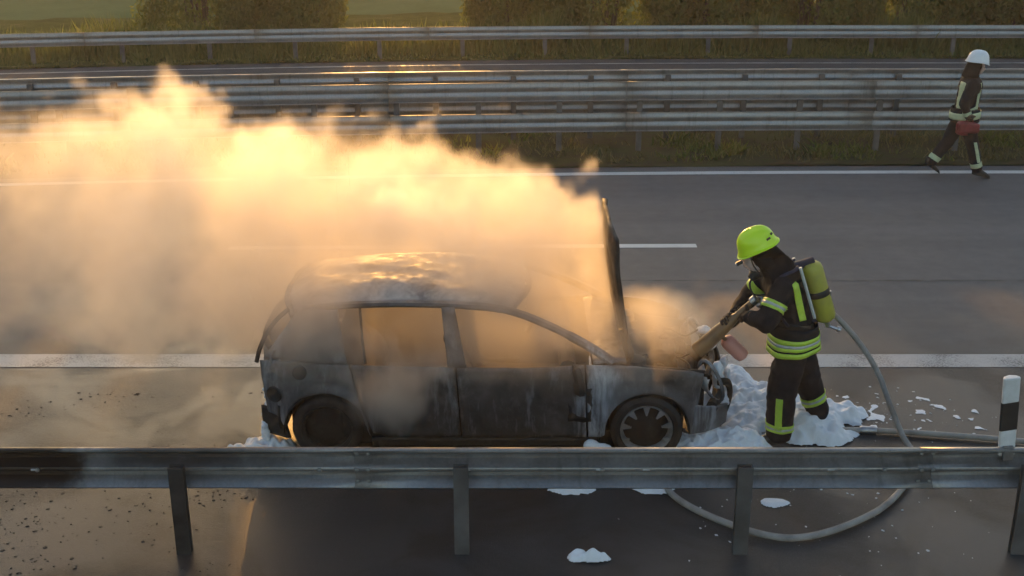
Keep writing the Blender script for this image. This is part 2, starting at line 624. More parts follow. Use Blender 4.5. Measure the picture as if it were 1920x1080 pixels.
# painted lines
tag(strip('edge_line', 10.77, 11.09, 0.004, M['line_worn'], curved=True), kind='structure')
tag(strip('inner_edge_line', 18.24, 18.42, 0.004, M['line']), kind='structure')
for k, x0 in enumerate((-21.6, -3.6, 14.4)):
    tag(strip('lane_dash', 14.55, 14.70, 0.004, M['line'], x0, x0 + 5.96, 0.5), kind='structure')
tag(strip('road_seam', 13.27, 13.31, 0.004, M['tar'], step=0.5), kind='structure')
tag(strip('opposite_edge_line', 28.5, 28.62, 0.004, M['line_worn']), kind='structure')

# ------------------------------------------------------------------ crash barriers
WB = [(0.034, -0.001), (0.012, 0.0), (0.002, 0.010), (0.045, 0.045), (0.078, 0.07), (0.08, 0.10), (0.035, 0.130), (0.004, 0.143), (0.0, 0.155),
      (0.004, 0.167), (0.035, 0.180), (0.08, 0.21), (0.078, 0.24), (0.045, 0.265), (0.002, 0.297), (0.003, 0.306), (0.012, 0.310), (0.034, 0.311)]


def rail_mesh(x0, x1, y, zbot, side, step=0.5, dk=1.0):
    mb = MB()
    n = max(2, int((x1 - x0) / step))
    m = len(WB) - 1
    pts = []
    for i in range(n + 1):
        x = x0 + (x1 - x0) * i / n
        for (d, hh) in WB:
            pts.append(B(x, y + side * d * (dk if 0.02 < hh < 0.28 else 1.0), zbot + hh))
    fs = [(i * (m + 1) + j, i * (m + 1) + j + 1, (i + 1) * (m + 1) + j + 1, (i + 1) * (m + 1) + j) for i in range(n) for j in range(m)]
    mb.add(pts, fs)
    return mb


def post_mesh(w, d, h0, h1, side):
    """sigma profile post, open towards -x; side = which way the rail is"""
    t = 0.012
    o = [(-w / 2, -d / 2), (w / 2, -d / 2), (w / 2, d / 2), (-w / 2, d / 2), (-w / 2, d / 2 - t), (w / 2 - t, d / 2 - t),
         (w / 2 - t, -d / 2 + t), (-w / 2, -d / 2 + t)]
    mb = MB()
    mb.prism(o, h1 - h0, 'z', (0, 0, h0))
    return mb


def barrier(name, label, y, side, levels, x0, x1, spacing, phase, post_top, post_w, mat_r, group=None, post_mat_fn=None,
            bolts=True, seg=4.0, post_gap=0.06, spacer=False, dk=1.0):
    root = empty(name, (0, 0, 0))
    tag(root, label, 'crash barrier', group)
    for zb in levels:
        x = x0
        k = 0
        while x < x1 - 0.01:
            e = min(x + seg, x1)
            o = rail_mesh(x - 0.12, e, y + 0.003 * (k % 2) * side, zb + 0.0015 * (k % 2), side, dk=dk).build('rail', mat_r, root, thick=0.004)
            x = e
            k += 1
    pm = post_mesh(post_w, 0.06, -0.25, post_top, side).mesh('post', M['steel_post'], False)
    bm_ = MB()
    bm_.lathe([(0.0, 0.012), (0.014, 0.010), (0.017, 0.0)], 8, rot=Matrix.Rotation(R(90) * side, 3, 'X'))
    bmesh_ = bm_.mesh('bolt', M['bolt'])
    x = phase
    while x < x1:
        if x > x0:
            p = B(x, y - side * post_gap)
            me = pm
            if post_mat_fn and post_mat_fn(x):
                me = pm.copy()
                me.materials[0] = post_mat_fn(x)
            po = link(bpy.data.objects.new('post', me), root)
            po.location = p
            if spacer:
                for zb in levels:
                    sb = MB()
                    sb.box((0, 0, zb + 0.155), (0.07, max(0.02, post_gap - 0.03), 0.14))
                    s_ = sb.build('spacer', M['steel'], po, False)
                    s_.location = (0, side * (post_gap / 2 + 0.014), 0)
        x += spacing
    if bolts:
        for zb in levels:
            x = phase + spacing / 2
            while x < x1:
                if x > x0:
                    bo = link(bpy.data.objects.new('bolt', bmesh_), root)
                    bo.location = B(x, y - side * 0.004, zb + 0.155)
                x += spacing
    return root


near = barrier('crash_barrier', 'grey steel crash barrier with soot-blackened left end, in front of the burnt car', 7.54, 1, [0.485], -9.0, 9.0, 2.0, -8.36, 0.70, 0.105,
               M['steel_soot'], post_mat_fn=lambda x: M['soot_post'] if -2.6 < x < -2.1 else (M['soot_post'] if x < -4 else None), spacer=False)
MID = 'double-rail barriers of the central reservation'
barrier('crash_barrier', 'double-rail steel barrier beside the lane where the white-helmeted person walks', 19.72, -1, [0.37, 0.885], -26, 26, 1.333, -25.88,
        1.12, 0.09, M['steel'], bolts=False, seg=4.0, post_gap=0.06, dk=0.22)
barrier('crash_barrier', 'rear double-rail steel barrier between the reservation and the opposite road', 20.80, 1, [0.37, 0.885], -26, 26, 1.333, -25.3,
        1.12, 0.09, M['steel'], bolts=False, seg=4.0, post_gap=0.06, dk=0.22)
barrier('crash_barrier', 'farthest single-rail barrier in front of the green bushes', 29.6, -1, [0.44], -34, 34, 2.0, -33.2,
        0.70, 0.10, M['steel'], bolts=False, seg=4.0, post_gap=0.06, dk=0.22)

# splice bolts where the near rails overlap
sb_ = MB()
sb_.lathe([(0.0, 0.011), (0.012, 0.009), (0.015, 0.0)], 8, rot=Matrix.Rotation(R(90), 3, 'X'))
sbm = sb_.mesh('bolt', M['bolt'])
for xj in (-5.0, -1.0, 3.0, 7.0):
    for dx in (-0.10, -0.02):
        for dz in (0.045, 0.155, 0.265):
            so = link(bpy.data.objects.new('bolt', sbm), near)
            so.location = (xj + dx, 7.54 + (0.04 if dz != 0.155 else 0.0) - 0.004, 0.485 + dz)
# the near rail's small reflectors
for x in (-3.38, -0.52 + 0.2, 0.62, 0.95, 2.26):
    rb = MB()
    rb.box((0, 0, 0), (0.05, 0.006, 0.014))
    ro = rb.build('bolt_plate', M['reflector'], near, False)
    ro.location = (x, 7.535, 0.485 + 0.158)

# ------------------------------------------------------------------ smoke (voxel grid, computed here)
def smooth_noise(shape, cells, seed):
    """tricubic-ish value noise over the grid: random lattice, smoothstep interpolation"""
    rg = np.random.default_rng(seed)
    lat = rg.random([c + 2 for c in cells]).astype(np.float32)
    out = lat
    for ax in range(3):
        n = shape[ax]
        p = np.linspace(0, cells[ax], n, dtype=np.float32)
        i = np.minimum(p.astype(int), cells[ax])
        f = p - i
        f = f * f * (3 - 2 * f)
        sh = [1, 1, 1]
        sh[ax] = n
        f = f.reshape(sh)
        out = np.take(out, i, axis=ax) * (1 - f) + np.take(out, i + 1, axis=ax) * f
    return out


def smoke():
    vox = 0.042
    lo = np.array([-8.6, 7.9, 0.0])
    hi = np.array([2.3, 13.6, 3.3])
    n = np.round((hi - lo) / vox).astype(int) + 1
    shp = tuple(n)
    X, Y, Z = [np.linspace(lo[k], hi[k], n[k], dtype=np.float32) for k in range(3)]
    X, Y, Z = np.meshgrid(X, Y, Z, indexing='ij')
    ext = hi - lo

    def fbm(base, octs, seed, gain=0.55):
        tot, amp, s = 0, 1.0, 0
        for o in range(octs):
            cs = base / (2 ** o)
            cells = [max(2, int(round(e / cs))) for e in ext]
            tot = tot + amp * (smooth_noise(shp, cells, seed + o * 7) - 0.5)
            s += amp
            amp *= gain
        return tot / s

    # domain warp: eddies push the outline about
    wx, wy, wz = fbm(1.1, 4, 11, 0.6), fbm(1.0, 4, 23, 0.6), fbm(0.9, 4, 37, 0.6)
    xs = [-9.0, -6.5, -5.2, -4.3, -3.4, -2.5, -1.6, -0.8, 0.0, 0.45, 0.72, 1.0]
    T = lambda v: np.interp(X + 0.9 * wx, xs, v).astype(np.float32)
    zt = T([3.0, 3.0, 2.8, 2.42, 2.42, 2.52, 2.55, 2.46, 2.40, 2.36, 2.28, 2.2])    # top of the plume
    zb = T([0.6, 0.6, 0.7, 0.8, 0.65, 0.65, 0.75, 0.85, 0.85, 0.85, 0.85, 0.9])   # underside
    yc = T([10.8, 10.8, 10.7, 10.5, 10.4, 10.2, 10.0, 9.85, 9.75, 9.7, 9.66, 9.66])
    yw = T([1.7, 1.6, 1.5, 1.4, 1.3, 1.15, 1.0, 0.9, 0.8, 0.75, 0.68, 0.6])
    dn = T([0.6, 0.8, 0.95, 1.1, 1.7, 2.3, 2.9, 3.4, 3.7, 4.0, 4.2, 3.0])
    zc, zw = (zt + zb) / 2, (zt - zb) / 2
    ry = (Y + 0.9 * wy - yc) / yw
    rz = (Z + 1.0 * wz - zc) / zw
    r = np.sqrt(ry * ry + np.abs(rz) ** 2.4)
    nz = fbm(0.8, 5, 51, 0.70)
    bil = np.abs(fbm(0.5, 4, 91, 0.55)) * 2.0
    s = (1.0 - r) * 1.15 + 2.9 * nz - 0.6 * bil + 0.22
    d = np.clip(s / 0.34, 0, 1)
    d = d * d * (3 - 2 * d) * dn * np.clip(0.72 + 4.6 * nz, 0.03, 2.4)
    hole = np.exp(-((X + 4.6 + 0.6 * wx) / 0.85) ** 2 - ((Z - 1.1) / 0.62) ** 2)
    d *= 1 - 0.92 * hole
    # hood plane: nothing to the right of the raised bonnet in the main plume
    hood = 0.90 - 0.14 * (Z - 0.9)
    cut = np.clip((hood - X) / 0.05, 0, 1)
    d *= np.where(Z > 0.95, cut, np.clip((1.05 - X) / 0.15, 0, 1))
    # smoke filling the cabin
    cab = np.clip(1 - np.abs((X + 0.55) / 0.95) ** 4, 0, 1) * np.clip(1 - np.abs((Y - 9.62) / 0.66) ** 6, 0, 1) * np.clip((Z - 0.45) / 0.3, 0, 1) * np.clip((1.36 - Z) / 0.1, 0, 1)
    d = np.maximum(d, cab * np.clip(3.0 + 5.0 * nz, 0.8, 6))
    # engine bay
    bay = np.clip(0.75 - ((X - 1.25) / 0.5) ** 2 - ((Y - 9.75) / 0.6) ** 2 - ((Z - 0.9) / 0.34) ** 2 + 3.2 * nz, 0, 1)
    d = np.maximum(d, bay * 4.2 * (X > 0.93))
    # thin drift on the near side of the doors and rear corner
    drift = np.clip(0.8 - ((X + 0.85) / 0.62) ** 2 - ((Y - 8.50) / 0.36) ** 2 - ((Z - 0.95) / 0.62) ** 2 + 3.4 * nz, 0, 1)
    d = np.maximum(d, drift * 11.0)
    veil = np.clip(0.5 - ((X + 0.2) / 2.3) ** 2 - ((Y - 8.55) / 0.5) ** 2 - ((Z - 1.2) / 0.9) ** 2 + 2.6 * nz, 0, 1)
    d = np.maximum(d, veil * 2.8)
    tail = np.clip(0.7 - ((X + 1.55) / 0.6) ** 2 - ((Y - 8.75) / 0.4) ** 2 - ((Z - 1.25) / 0.5) ** 2 + 3.2 * nz, 0, 1)
    d = np.maximum(d, tail * 5.0)
    # blowing over the roof
    over = np.clip(0.7 - ((X + 0.6) / 1.5) ** 2 - ((Y - 9.3) / 0.6) ** 2 - ((Z - 1.62) / 0.3) ** 2 + 3.2 * nz, 0, 1)
    d = np.maximum(d, over * 2.2)
    # haze trailing low behind the car
    low = np.clip(0.55 - ((X + 2.9) / 0.9) ** 2 - ((Y - 9.9) / 1.2) ** 2 - ((Z - 0.35) / 0.7) ** 2 + 2.8 * nz, 0, 1)
    d = np.maximum(d, low * 0.6)
    d = np.clip(d, 0, None).astype(np.float32)
    e = np.minimum(np.minimum((X - lo[0]), (hi[0] - X)), np.minimum(Y - lo[1], hi[1] - Y))
    d *= np.clip(e / 0.3, 0, 1) * np.clip((hi[2] - Z) / 0.2, 0, 1)
    me = bpy.data.meshes.new('smoke')
    me.vertices.add(d.size)
    co = np.stack([X.ravel(), Y.ravel(), Z.ravel()], 1).astype(np.float32)
    me.vertices.foreach_set('co', co.ravel())
    at = me.attributes.new('puff', 'FLOAT', 'POINT')
    at.data.foreach_set('value', d.ravel())
    me.update()
    o = bpy.data.objects.new('smoke', me)
    COL.objects.link(o)
    # material
    m = bpy.data.materials.new('smoke')
    m.use_nodes = True
    t = m.node_tree
    t.nodes.clear()
    pv = N(t, 'ShaderNodeVolumePrincipled')
    pv.inputs['Color'].default_value = (0.95, 0.89, 0.82, 1)
    pv.inputs['Density'].default_value = 0.5
    pv.inputs['Density Attribute'].default_value = 'density'
    pv.inputs['Anisotropy'].default_value = 0.5
    oo = N(t, 'ShaderNodeOutputMaterial')
    t.links.new(pv.outputs[0], oo.inputs['Volume'])
    me.materials.append(m)
    # geometry nodes: carry the grid's values into a volume
    g = bpy.data.node_groups.new('smoke_volume', 'GeometryNodeTree')
    g.interface.new_socket('Geometry', in_out='INPUT', socket_type='NodeSocketGeometry')
    g.interface.new_socket('Geometry', in_out='OUTPUT', socket_type='NodeSocketGeometry')
    gi, go = g.nodes.new('NodeGroupInput'), g.nodes.new('NodeGroupOutput')
    p_ = g.nodes.new('GeometryNodeInputPosition')
    sub = g.nodes.new('ShaderNodeVectorMath'); sub.operation = 'SUBTRACT'; sub.inputs[1].default_value = lo
    sca = g.nodes.new('ShaderNodeVectorMath'); sca.operation = 'MULTIPLY'; sca.inputs[1].default_value = [(n[k] - 1) / (hi[k] - lo[k]) for k in range(3)]
    add = g.nodes.new('ShaderNodeVectorMath'); add.operation = 'ADD'; add.inputs[1].default_value = (0.5, 0.5, 0.5)
    flo = g.nodes.new('ShaderNodeVectorMath'); flo.operation = 'FLOOR'
    g.links.new(p_.outputs[0], sub.inputs[0]); g.links.new(sub.outputs[0], sca.inputs[0])
    g.links.new(sca.outputs[0], add.inputs[0]); g.links.new(add.outputs[0], flo.inputs[0])
    sx = g.nodes.new('ShaderNodeSeparateXYZ'); g.links.new(flo.outputs[0], sx.inputs[0])
    m1 = g.nodes.new('FunctionNodeIntegerMath'); m1.operation = 'MULTIPLY_ADD'; m1.inputs[1].default_value = int(n[1])
    m2 = g.nodes.new('FunctionNodeIntegerMath'); m2.operation = 'MULTIPLY_ADD'; m2.inputs[1].default_value = int(n[2])
    g.links.new(sx.outputs[0], m1.inputs[0]); g.links.new(sx.outputs[1], m1.inputs[2])
    g.links.new(m1.outputs[0], m2.inputs[0]); g.links.new(sx.outputs[2], m2.inputs[2])
    si = g.nodes.new('GeometryNodeSampleIndex'); si.data_type = 'FLOAT'; si.domain = 'POINT'; si.clamp = True
    na = g.nodes.new('GeometryNodeInputNamedAttribute'); na.data_type = 'FLOAT'; na.inputs['Name'].default_value = 'puff'
    g.links.new(gi.outputs[0], si.inputs['Geometry']); g.links.new(na.outputs['Attribute'], si.inputs['Value'])
    g.links.new(m2.outputs[0], si.inputs['Index'])
    vc = g.nodes.new('GeometryNodeVolumeCube')
    vc.inputs['Min'].default_value = lo; vc.inputs['Max'].default_value = hi
    for k, nm in enumerate(('Resolution X', 'Resolution Y', 'Resolution Z')):
        vc.inputs[nm].default_value = int(n[k])
    g.links.new(si.outputs['Value'], vc.inputs['Density'])
    sm = g.nodes.new('GeometryNodeSetMaterial'); sm.inputs['Material'].default_value = m
    g.links.new(vc.outputs[0], sm.inputs['Geometry']); g.links.new(sm.outputs[0], go.inputs[0])
    mod = o.modifiers.new('volume', 'NODES')
    mod.node_group = g
    tag(o, 'thick sunlit smoke blowing left from the burnt car', 'smoke', kind='stuff')
    return o


# ------------------------------------------------------------------ the burnt car
CAR = empty('burnt_car', (-0.206, 9.62, 0.0))
tag(CAR, 'burnt-out grey hatchback with raised bonnet, no glass and foam around it', 'car')


def ip(v, xs, ys):
    return float(np.interp(v, xs, ys))


def half_w(x, z):
    w = ip(z, [0.12, 0.22, 0.34, 0.48, 0.60, 0.70, 0.76, 0.80, 0.88, 0.94, 1.10, 1.28, 1.42],
              [0.76, 0.80, 0.822, 0.83, 0.835, 0.838, 0.84, 0.828, 0.805, 0.785, 0.715, 0.635, 0.56])
    if x > 1.25:
        w -= 0.34 * ((x - 1.25) / 0.82) ** 2.1
    if x < -1.25:
        w -= 0.17 * ((-1.25 - x) / 0.6) ** 2
    # flares round the wheel arches
    for cx in (1.305, -1.305):
        d = math.hypot(x - cx, z - 0.31)
        w += 0.018 * math.exp(-((d - 0.36) / 0.05) ** 2)
    return w


def warp(x, z, s):
    """heat-buckled sheet"""
    return 0.010 * mnoise.noise((x * 3.1, z * 3.7, 3.0 * s)) + 0.004 * mnoise.noise((x * 11, z * 9, 7 + s))


def resample(poly, n):
    P = [Vector((a, b)) for a, b in poly]
    L = [0]
    for a, b in zip(P, P[1:]):
        L.append(L[-1] + (b - a).length)
    out = []
    for i in range(n + 1):
        t = L[-1] * i / n
        k = max(j for j in range(len(P) - 1) if L[j] <= t + 1e-9)
        u = (t - L[k]) / max(1e-9, L[k + 1] - L[k])
        out.append(P[k].lerp(P[k + 1], min(1, u)))
    return out


def side_patch(name, bottom, top, s, mat, nu=28, nv=14, thick=0.012, inset=0.0, parent=CAR, label=None):
    """ruled panel between two (x,z) polylines, wrapped on the body; s=-1 camera side, +1 far side"""
    lo_, hi_ = resample(bottom, nu), resample(top, nu)
    mb = MB()
    def f(u, v):
        i = min(nu, int(round(u * nu)))
        p = lo_[i].lerp(hi_[i], v)
        return (p.x, s * (half_w(p.x, p.y) - inset + warp(p.x, p.y, s)), p.y)
    mb.grid(f, nu, nv, flip=(s > 0))
    o = mb.build(name, mat, parent, thick=thick, offset=0)
    if label:
        o['label'] = label
    return o


def arch(cx, r, z0, n=16, rev=False):
    a0 = math.asin((z0 - 0.31) / r)
    pts = []
    for i in range(n + 1):
        a = math.pi - a0 - (math.pi - 2 * a0) * i / n
        pts.append((cx + r * math.cos(a), 0.31 + r * math.sin(a)))
    return pts


for s in (-1, 1):
    # front wing with wheel arch
    ar = arch(1.305, 0.345, 0.27)
    side_patch('wing', [(0.83, 0.25), (0.90, 0.25)] + ar + [(1.70, 0.30)], [(0.80, 0.885), (1.00, 0.885), (1.2, 0.875), (1.45, 0.85), (1.66, 0.81), (1.76, 0.77)], s, M['burnt'], 48, 16)
    # corner of the melted front bumper
    side_patch('bumper', [(1.66, 0.24), (1.80, 0.215), (1.93, 0.22), (2.0, 0.25)], [(1.705, 0.50), (1.78, 0.47), (1.90, 0.44), (2.0, 0.43)], s, M['burnt'], 20, 10, 0.02)
    # doors
    side_patch('door', [(-0.20, 0.25), (0.30, 0.245), (0.815, 0.25)], [(-0.235, 0.865), (0.3, 0.862), (0.785, 0.882)], s, M['burnt_door'], 26, 16, 0.03, 0.004)
    side_patch('door', [(-0.93, 0.30), (-0.80, 0.25), (-0.215, 0.25)], [(-1.09, 0.885), (-0.6, 0.872), (-0.25, 0.867)], s, M['burnt_door'], 26, 16, 0.03, 0.004)
    # rear quarter with its arch, and the broad rear pillar above it
    ar = arch(-1.305, 0.345, 0.30)
    side_patch('quarter_panel', [(-1.80, 0.42), (-1.70, 0.40)] + ar + [(-0.955, 0.27), (-0.95, 0.27)],
               [(-1.845, 0.86), (-1.75, 0.88), (-1.55, 0.895), (-1.3, 0.892), (-1.105, 0.888)], s, M['burnt'], 48, 16)
    side_patch('rear_pillar', [(-1.80, 0.888), (-1.55, 0.90), (-1.115, 0.893)], [(-1.52, 1.27), (-1.40, 1.285), (-1.20, 1.29)], s, M['burnt'], 16, 14, 0.05, 0.008)
    side_patch('light_baffle', [(-1.18, 0.16), (0.93, 0.16)], [(-1.18, 0.84), (0.93, 0.84)], s, M['burnt_dark'], 24, 8, 0.01, 0.055)  # dark sheet added inside the body to block sun through the door gaps
    side_patch('bumper', [(-1.86, 0.20), (-1.75, 0.19), (-1.62, 0.20)], [(-1.86, 0.46), (-1.75, 0.44), (-1.655, 0.42)], s, M['burnt_dark'], 12, 8, 0.02, 0.012)  # rear remnant added to cover the sunlit gap behind the wheel
    # sill
    side_patch('sill', [(-0.94, 0.15), (0.9, 0.15)], [(-0.94, 0.238), (0.9, 0.236)], s, M['burnt_dark'], 24, 4, 0.04, 0.01)
    # window pillars: A pillar flows into the roof rail
    def ed(x, z, d=0.0):
        return (x, s * (half_w(x, z) - 0.02 + d), z)
    mb = MB()
    pl = spline([ed(1.02, 0.90), ed(0.80, 1.03), ed(0.48, 1.18), ed(0.16, 1.285), ed(-0.20, 1.318), ed(-0.7, 1.33), ed(-1.15, 1.318), ed(-1.48, 1.28)], 8)
    mb.tube(pl, [0.046] * 12 + [0.040] * 20 + [0.036] * (len(pl) - 32), 8, flat=0.8)
    mb.build('windscreen_pillar', M['burnt'], CAR)
    mb = MB()
    mb.grid(lambda u, v: ((-0.235 - 0.075 * u + (-0.10 + 0.03 * u) * (v - 0.5) * 1.5), s * (half_w(0, 0.86 + 0.44 * u) - 0.018), 0.86 + 0.445 * u), 8, 3)
    mb.build('door_pillar', M['burnt'], CAR, thick=0.05, offset=0)
    mb = MB()
    mb.tube([ed(-0.97, 0.885), ed(-1.0, 1.08), ed(-1.02, 1.31)], 0.011, 6)
    mb.build('window_divider', M['burnt_dark'], CAR)
    # inner wheel housings
    for cx in (1.305, -1.305):
        mb = MB()
        mb.grid(lambda u, v: (cx + 0.36 * math.cos(math.pi * u), s * (0.40 + 0.41 * v), 0.28 + 0.36 * math.sin(math.pi * u)), 16, 3)
        wall = [(0.36 * math.cos(math.pi * k / 14), 0.28 + 0.36 * math.sin(math.pi * k / 14)) for k in range(15)] + [(-0.36, 0.10), (0.36, 0.10)]
        mb.prism([(cx + a, b) for a, b in wall], 0.015, 'y', (0, s * 0.40, 0))
        mb.build('wheel_housing', M['burnt_dark'], CAR, thick=0.01)

# roof, sagging and buckled
def roof_z(x, yy):
    z = ip(x, [-1.66, -1.58, -1.45, -1.2, -0.8, -0.3, 0.0, 0.2, 0.36], [1.30, 1.345, 1.385, 1.42, 1.445, 1.45, 1.43, 1.395, 1.335])
    k = abs(yy)
    z -= 0.035 * k ** 2 + 0.085 * k ** 7
    z += 0.022 * mnoise.noise((x * 2.6, yy * 2.2, 1.0)) * (1 - k ** 4) + 0.012 * mnoise.noise((x * 6, yy * 5, 9.0))
    z -= 0.03 * math.exp(-((x + 0.25) / 0.22) ** 2 - ((yy + 0.3) / 0.45) ** 2)
    return z


mb = MB()
def roof_f(u, v):
    yy = -1 + 2 * v
    xf = 0.36 - 0.16 * abs(yy) ** 2.2
    xr = -1.66 + 0.10 * abs(yy) ** 3
    x = xr + (xf - xr) * u
    wd_ = half_w(max(-1.3, min(0.1, x)), 1.33) * ip(x, [-1.66, -1.4, 0.0, 0.36], [0.93, 1.0, 1.0, 0.97]) - 0.012
    return (x, yy * wd_, roof_z(x, yy))
mb.grid(roof_f, 48, 28, flip=True)
ROOF = mb.build('roof', M['burnt_roof'], CAR, thick=0.02, offset=-1)
ROOF['label'] = 'buckled roof with pale ash on it'
# thick rolled rear lip and wind-screen header
mb = MB()
mb.tube([(x - 0.005, y, z - 0.022) for (x, y, z) in [roof_f(0.0, v / 20) for v in range(21)]], 0.032, 8)
mb.build('roof_lip', M['burnt'], ROOF)
mb = MB()
mb.tube([(x - 0.01, y, z - 0.03) for (x, y, z) in [roof_f(1.0, v / 20) for v in range(21)]], 0.026, 8)
mb.build('windscreen_header', M['burnt'], ROOF)

# tailgate: bare frame round the lost rear window
TG = empty('tailgate', (0, 0, 0))
TG.parent = CAR
prof = [(-1.60, 1.275), (-1.70, 1.19), (-1.79, 1.07), (-1.845, 0.95), (-1.872, 0.85)]
for s in (-1, 1):
    mb = MB()
    mb.tube(spline([(x, s * (0.56 + 0.10 * i / 4), z) for i, (x, z) in enumerate(prof)], 6), 0.026, 8, flat=0.7)
    mb.build('frame_bar', M['burnt_dark'], TG)
mb = MB()
mb.grid(lambda u, v: (ip(v, [0, 0.35, 0.8, 1], [-1.865, -1.885, -1.875, -1.85]) + 0.14 * abs(2 * u - 1) ** 3 + 0.012 * mnoise.noise((u * 6, v * 4, 2)),
                      (2 * u - 1) * 0.70, 0.55 + 0.42 * v), 20, 12)
mb.build('tailgate_panel', M['burnt'], TG, thick=0.03, offset=0)
mb = MB()
mb.tube([(-1.86 + 0.12 * abs(v) ** 3, v * 0.66, 0.97) for v in np.linspace(-1, 1, 13)], 0.03, 8)
mb.build('frame_bar', M['burnt_dark'], TG)
# tail lamp sockets, fuel filler, rear impact beam
for s in (-1, 1):
    rot = Matrix.Rotation(R(90) * (1 if s < 0 else -1), 3, 'X')
    mb = MB()
    rot = Matrix.Rotation(R(22 * s), 3, 'Z') @ rot
    mb.lathe([(0.072, -0.03), (0.070, 0.010), (0.062, 0.016), (0.050, 0.010), (0.0, 0.008)], 18, (-1.73, s * (half_w(-1.73, 0.60) + 0.012), 0.60), rot)
    mb.build('lamp_socket', M['burnt_dark'], CAR)
mb = MB()
mb.lathe([(0.062, -0.03), (0.060, 0.010), (0.053, 0.016), (0.044, 0.010), (0.0, 0.008)], 18, (-1.50, -(half_w(-1.50, 0.82) + 0.012), 0.82), Matrix.Rotation(R(-8), 3, 'Z') @ Matrix.Rotation(R(78), 3, 'X'))
mb.build('fuel_filler', M['burnt_dark'], CAR)
mb = MB()
mb.grid(lambda u, v: (-1.86 + 0.16 * abs(2 * u - 1) ** 2.5, (2 * u - 1) * 0.76, 0.30 + 0.2 * v), 16, 3)
mb.build('bumper_beam', M['burnt_dark'], CAR, thick=0.03)

# bonnet, standing open, hinge at the bulkhead
HB = empty('bonnet', (1.115, 0, 0.905))
HB.parent = CAR
HB.rotation_euler = (0, R(-97.5), 0)        # flat bonnet (local +x forward) swung up past vertical
mb = MB()
def bon(u, v):
    yy = 2 * v - 1
    L = 1.06 - 0.09 * abs(yy) ** 3
    x = L * u
    w = 0.70 - 0.10 * u ** 2
    z = 0.03 * math.sin(math.pi * min(1, u * 0.9)) * (1 - 0.5 * yy * yy) - 0.01 * (max(0, u - 0.8) / 0.2) ** 2 + 0.012 * mnoise.noise((u * 5, v * 6, 3))
    z += -0.03 * abs(yy) ** 5
    return (x, yy * w, z)
mb.grid(bon, 28, 24)
mb.build('bonnet_skin', M['burnt_dark'], HB, thick=0.03)
# ribs under the bonnet
for k, (v0, v1) in enumerate([(0.06, 0.06), (0.94, 0.94), (0.5, 0.06), (0.5, 0.94)]):
    mb = MB()
    mb.tube([Vector(bon(u, v0 + (v1 - v0) * u)) + Vector((0, 0, -0.03)) for u in np.linspace(0.03, 0.95, 9)], 0.026, 6, flat=0.6)
    mb.build('bonnet_rib', M['burnt_dark'], HB)
mb = MB()
mb.tube([Vector(bon(0.93, v)) + Vector((0, 0, -0.03)) for v in np.linspace(0.08, 0.92, 11)], 0.028, 6, flat=0.6)
mb.build('bonnet_rib', M['burnt_dark'], HB)
for s in (-1, 1):
    mb = MB()
    mb.tube(spline([(1.10, s * 0.66, 0.82), (1.17, s * 0.66, 0.90), (1.15, s * 0.66, 0.99), (1.09, s * 0.65, 1.14)], 5), 0.03, 6)
    mb.build('bonnet_hinge', M['burnt_dark'], CAR)

# engine bay: bulkhead, inner wings, engine lumps, slam panel
mb = MB()
mb.grid(lambda u, v: (1.05 + 0.03 * mnoise.noise((u * 7, v * 7, 0)), (2 * u - 1) * 0.74, 0.25 + 0.62 * v), 14, 8)
mb.build('bulkhead', M['burnt_dark'], CAR, thick=0.02)
mb = MB()
mb.grid(lambda u, v: (0.86 + 0.27 * v, (2 * u - 1) * 0.75, 0.885 + 0.015 * math.sin(v * 3)), 14, 4)
mb.build('scuttle', M['burnt'], CAR, thick=0.02)
for s in (-1, 1):
    mb = MB()
    mb.grid(lambda u, v: (0.95 + 0.85 * u, s * (0.62 - 0.05 * u), 0.35 + (0.48 - 0.10 * u) * v), 12, 5)
    mb.build('inner_wing', M['burnt_dark'], CAR, thick=0.015)
    mb = MB()
    mb.lathe([(0.0, 0.05), (0.05, 0.045), (0.09, 0.02), (0.10, -0.06)], 12, (1.22, s * 0.52, 0.80))
    mb.build('strut_tower', M['burnt_dark'], CAR)
def lump(name, c, r, seed, amp=0.3, mat='burnt_dark', parent=CAR):
    """charred, half-melted lump"""
    bm = bmesh.new()
    bmesh.ops.create_icosphere(bm, subdivisions=4, radius=1.0)
    for v in bm.verts:
        d = v.co.normalized()
        q = Vector([math.copysign(abs(k) ** 0.6, k) for k in d]) * 0.85
        n_ = 1 + amp * mnoise.noise((d.x * 2.2 + seed, d.y * 2.2, d.z * 2.2)) + amp * 0.6 * mnoise.noise((d.x * 6 + seed, d.y * 6, d.z * 6))
        v.co = Vector((q.x * r[0] * n_, q.y * r[1] * n_, q.z * r[2] * n_))
    me = bpy.data.meshes.new(name); bm.to_mesh(me); bm.free()
    me.materials.append(M[mat])
    for p in me.polygons:
        p.use_smooth = True
    o = link(bpy.data.objects.new(name, me), parent)
    o.location = c
    return o


eo = lump('engine', (1.42, 0.06, 0.50), (0.27, 0.36, 0.26), 2.0, 0.28)
lump('melted_airbox', (1.60, 0.30, 0.66), (0.14, 0.17, 0.09), 5.0, 0.4)
lump('battery', (1.26, -0.40, 0.62), (0.11, 0.10, 0.12), 8.0, 0.25)
for k in range(9):      # burnt wiring
    mb = MB()
    r9 = random.Random(k)
    pts = [(1.15 + 0.07 * k, -0.5 + r9.random(), 0.66 + 0.1 * r9.random())]
    for q in range(4):
        x_, y_, z_ = pts[-1]
        pts.append((min(1.85, max(1.1, x_ + r9.uniform(-0.1, 0.14))), max(-0.55, min(0.55, y_ + r9.uniform(-0.16, 0.16))), min(0.80, max(0.55, z_ + r9.uniform(-0.07, 0.07)))))
    mb.tube(spline(pts, 5), 0.008, 5)
    mb.build('burnt_cable', M['burnt_dark'], CAR)

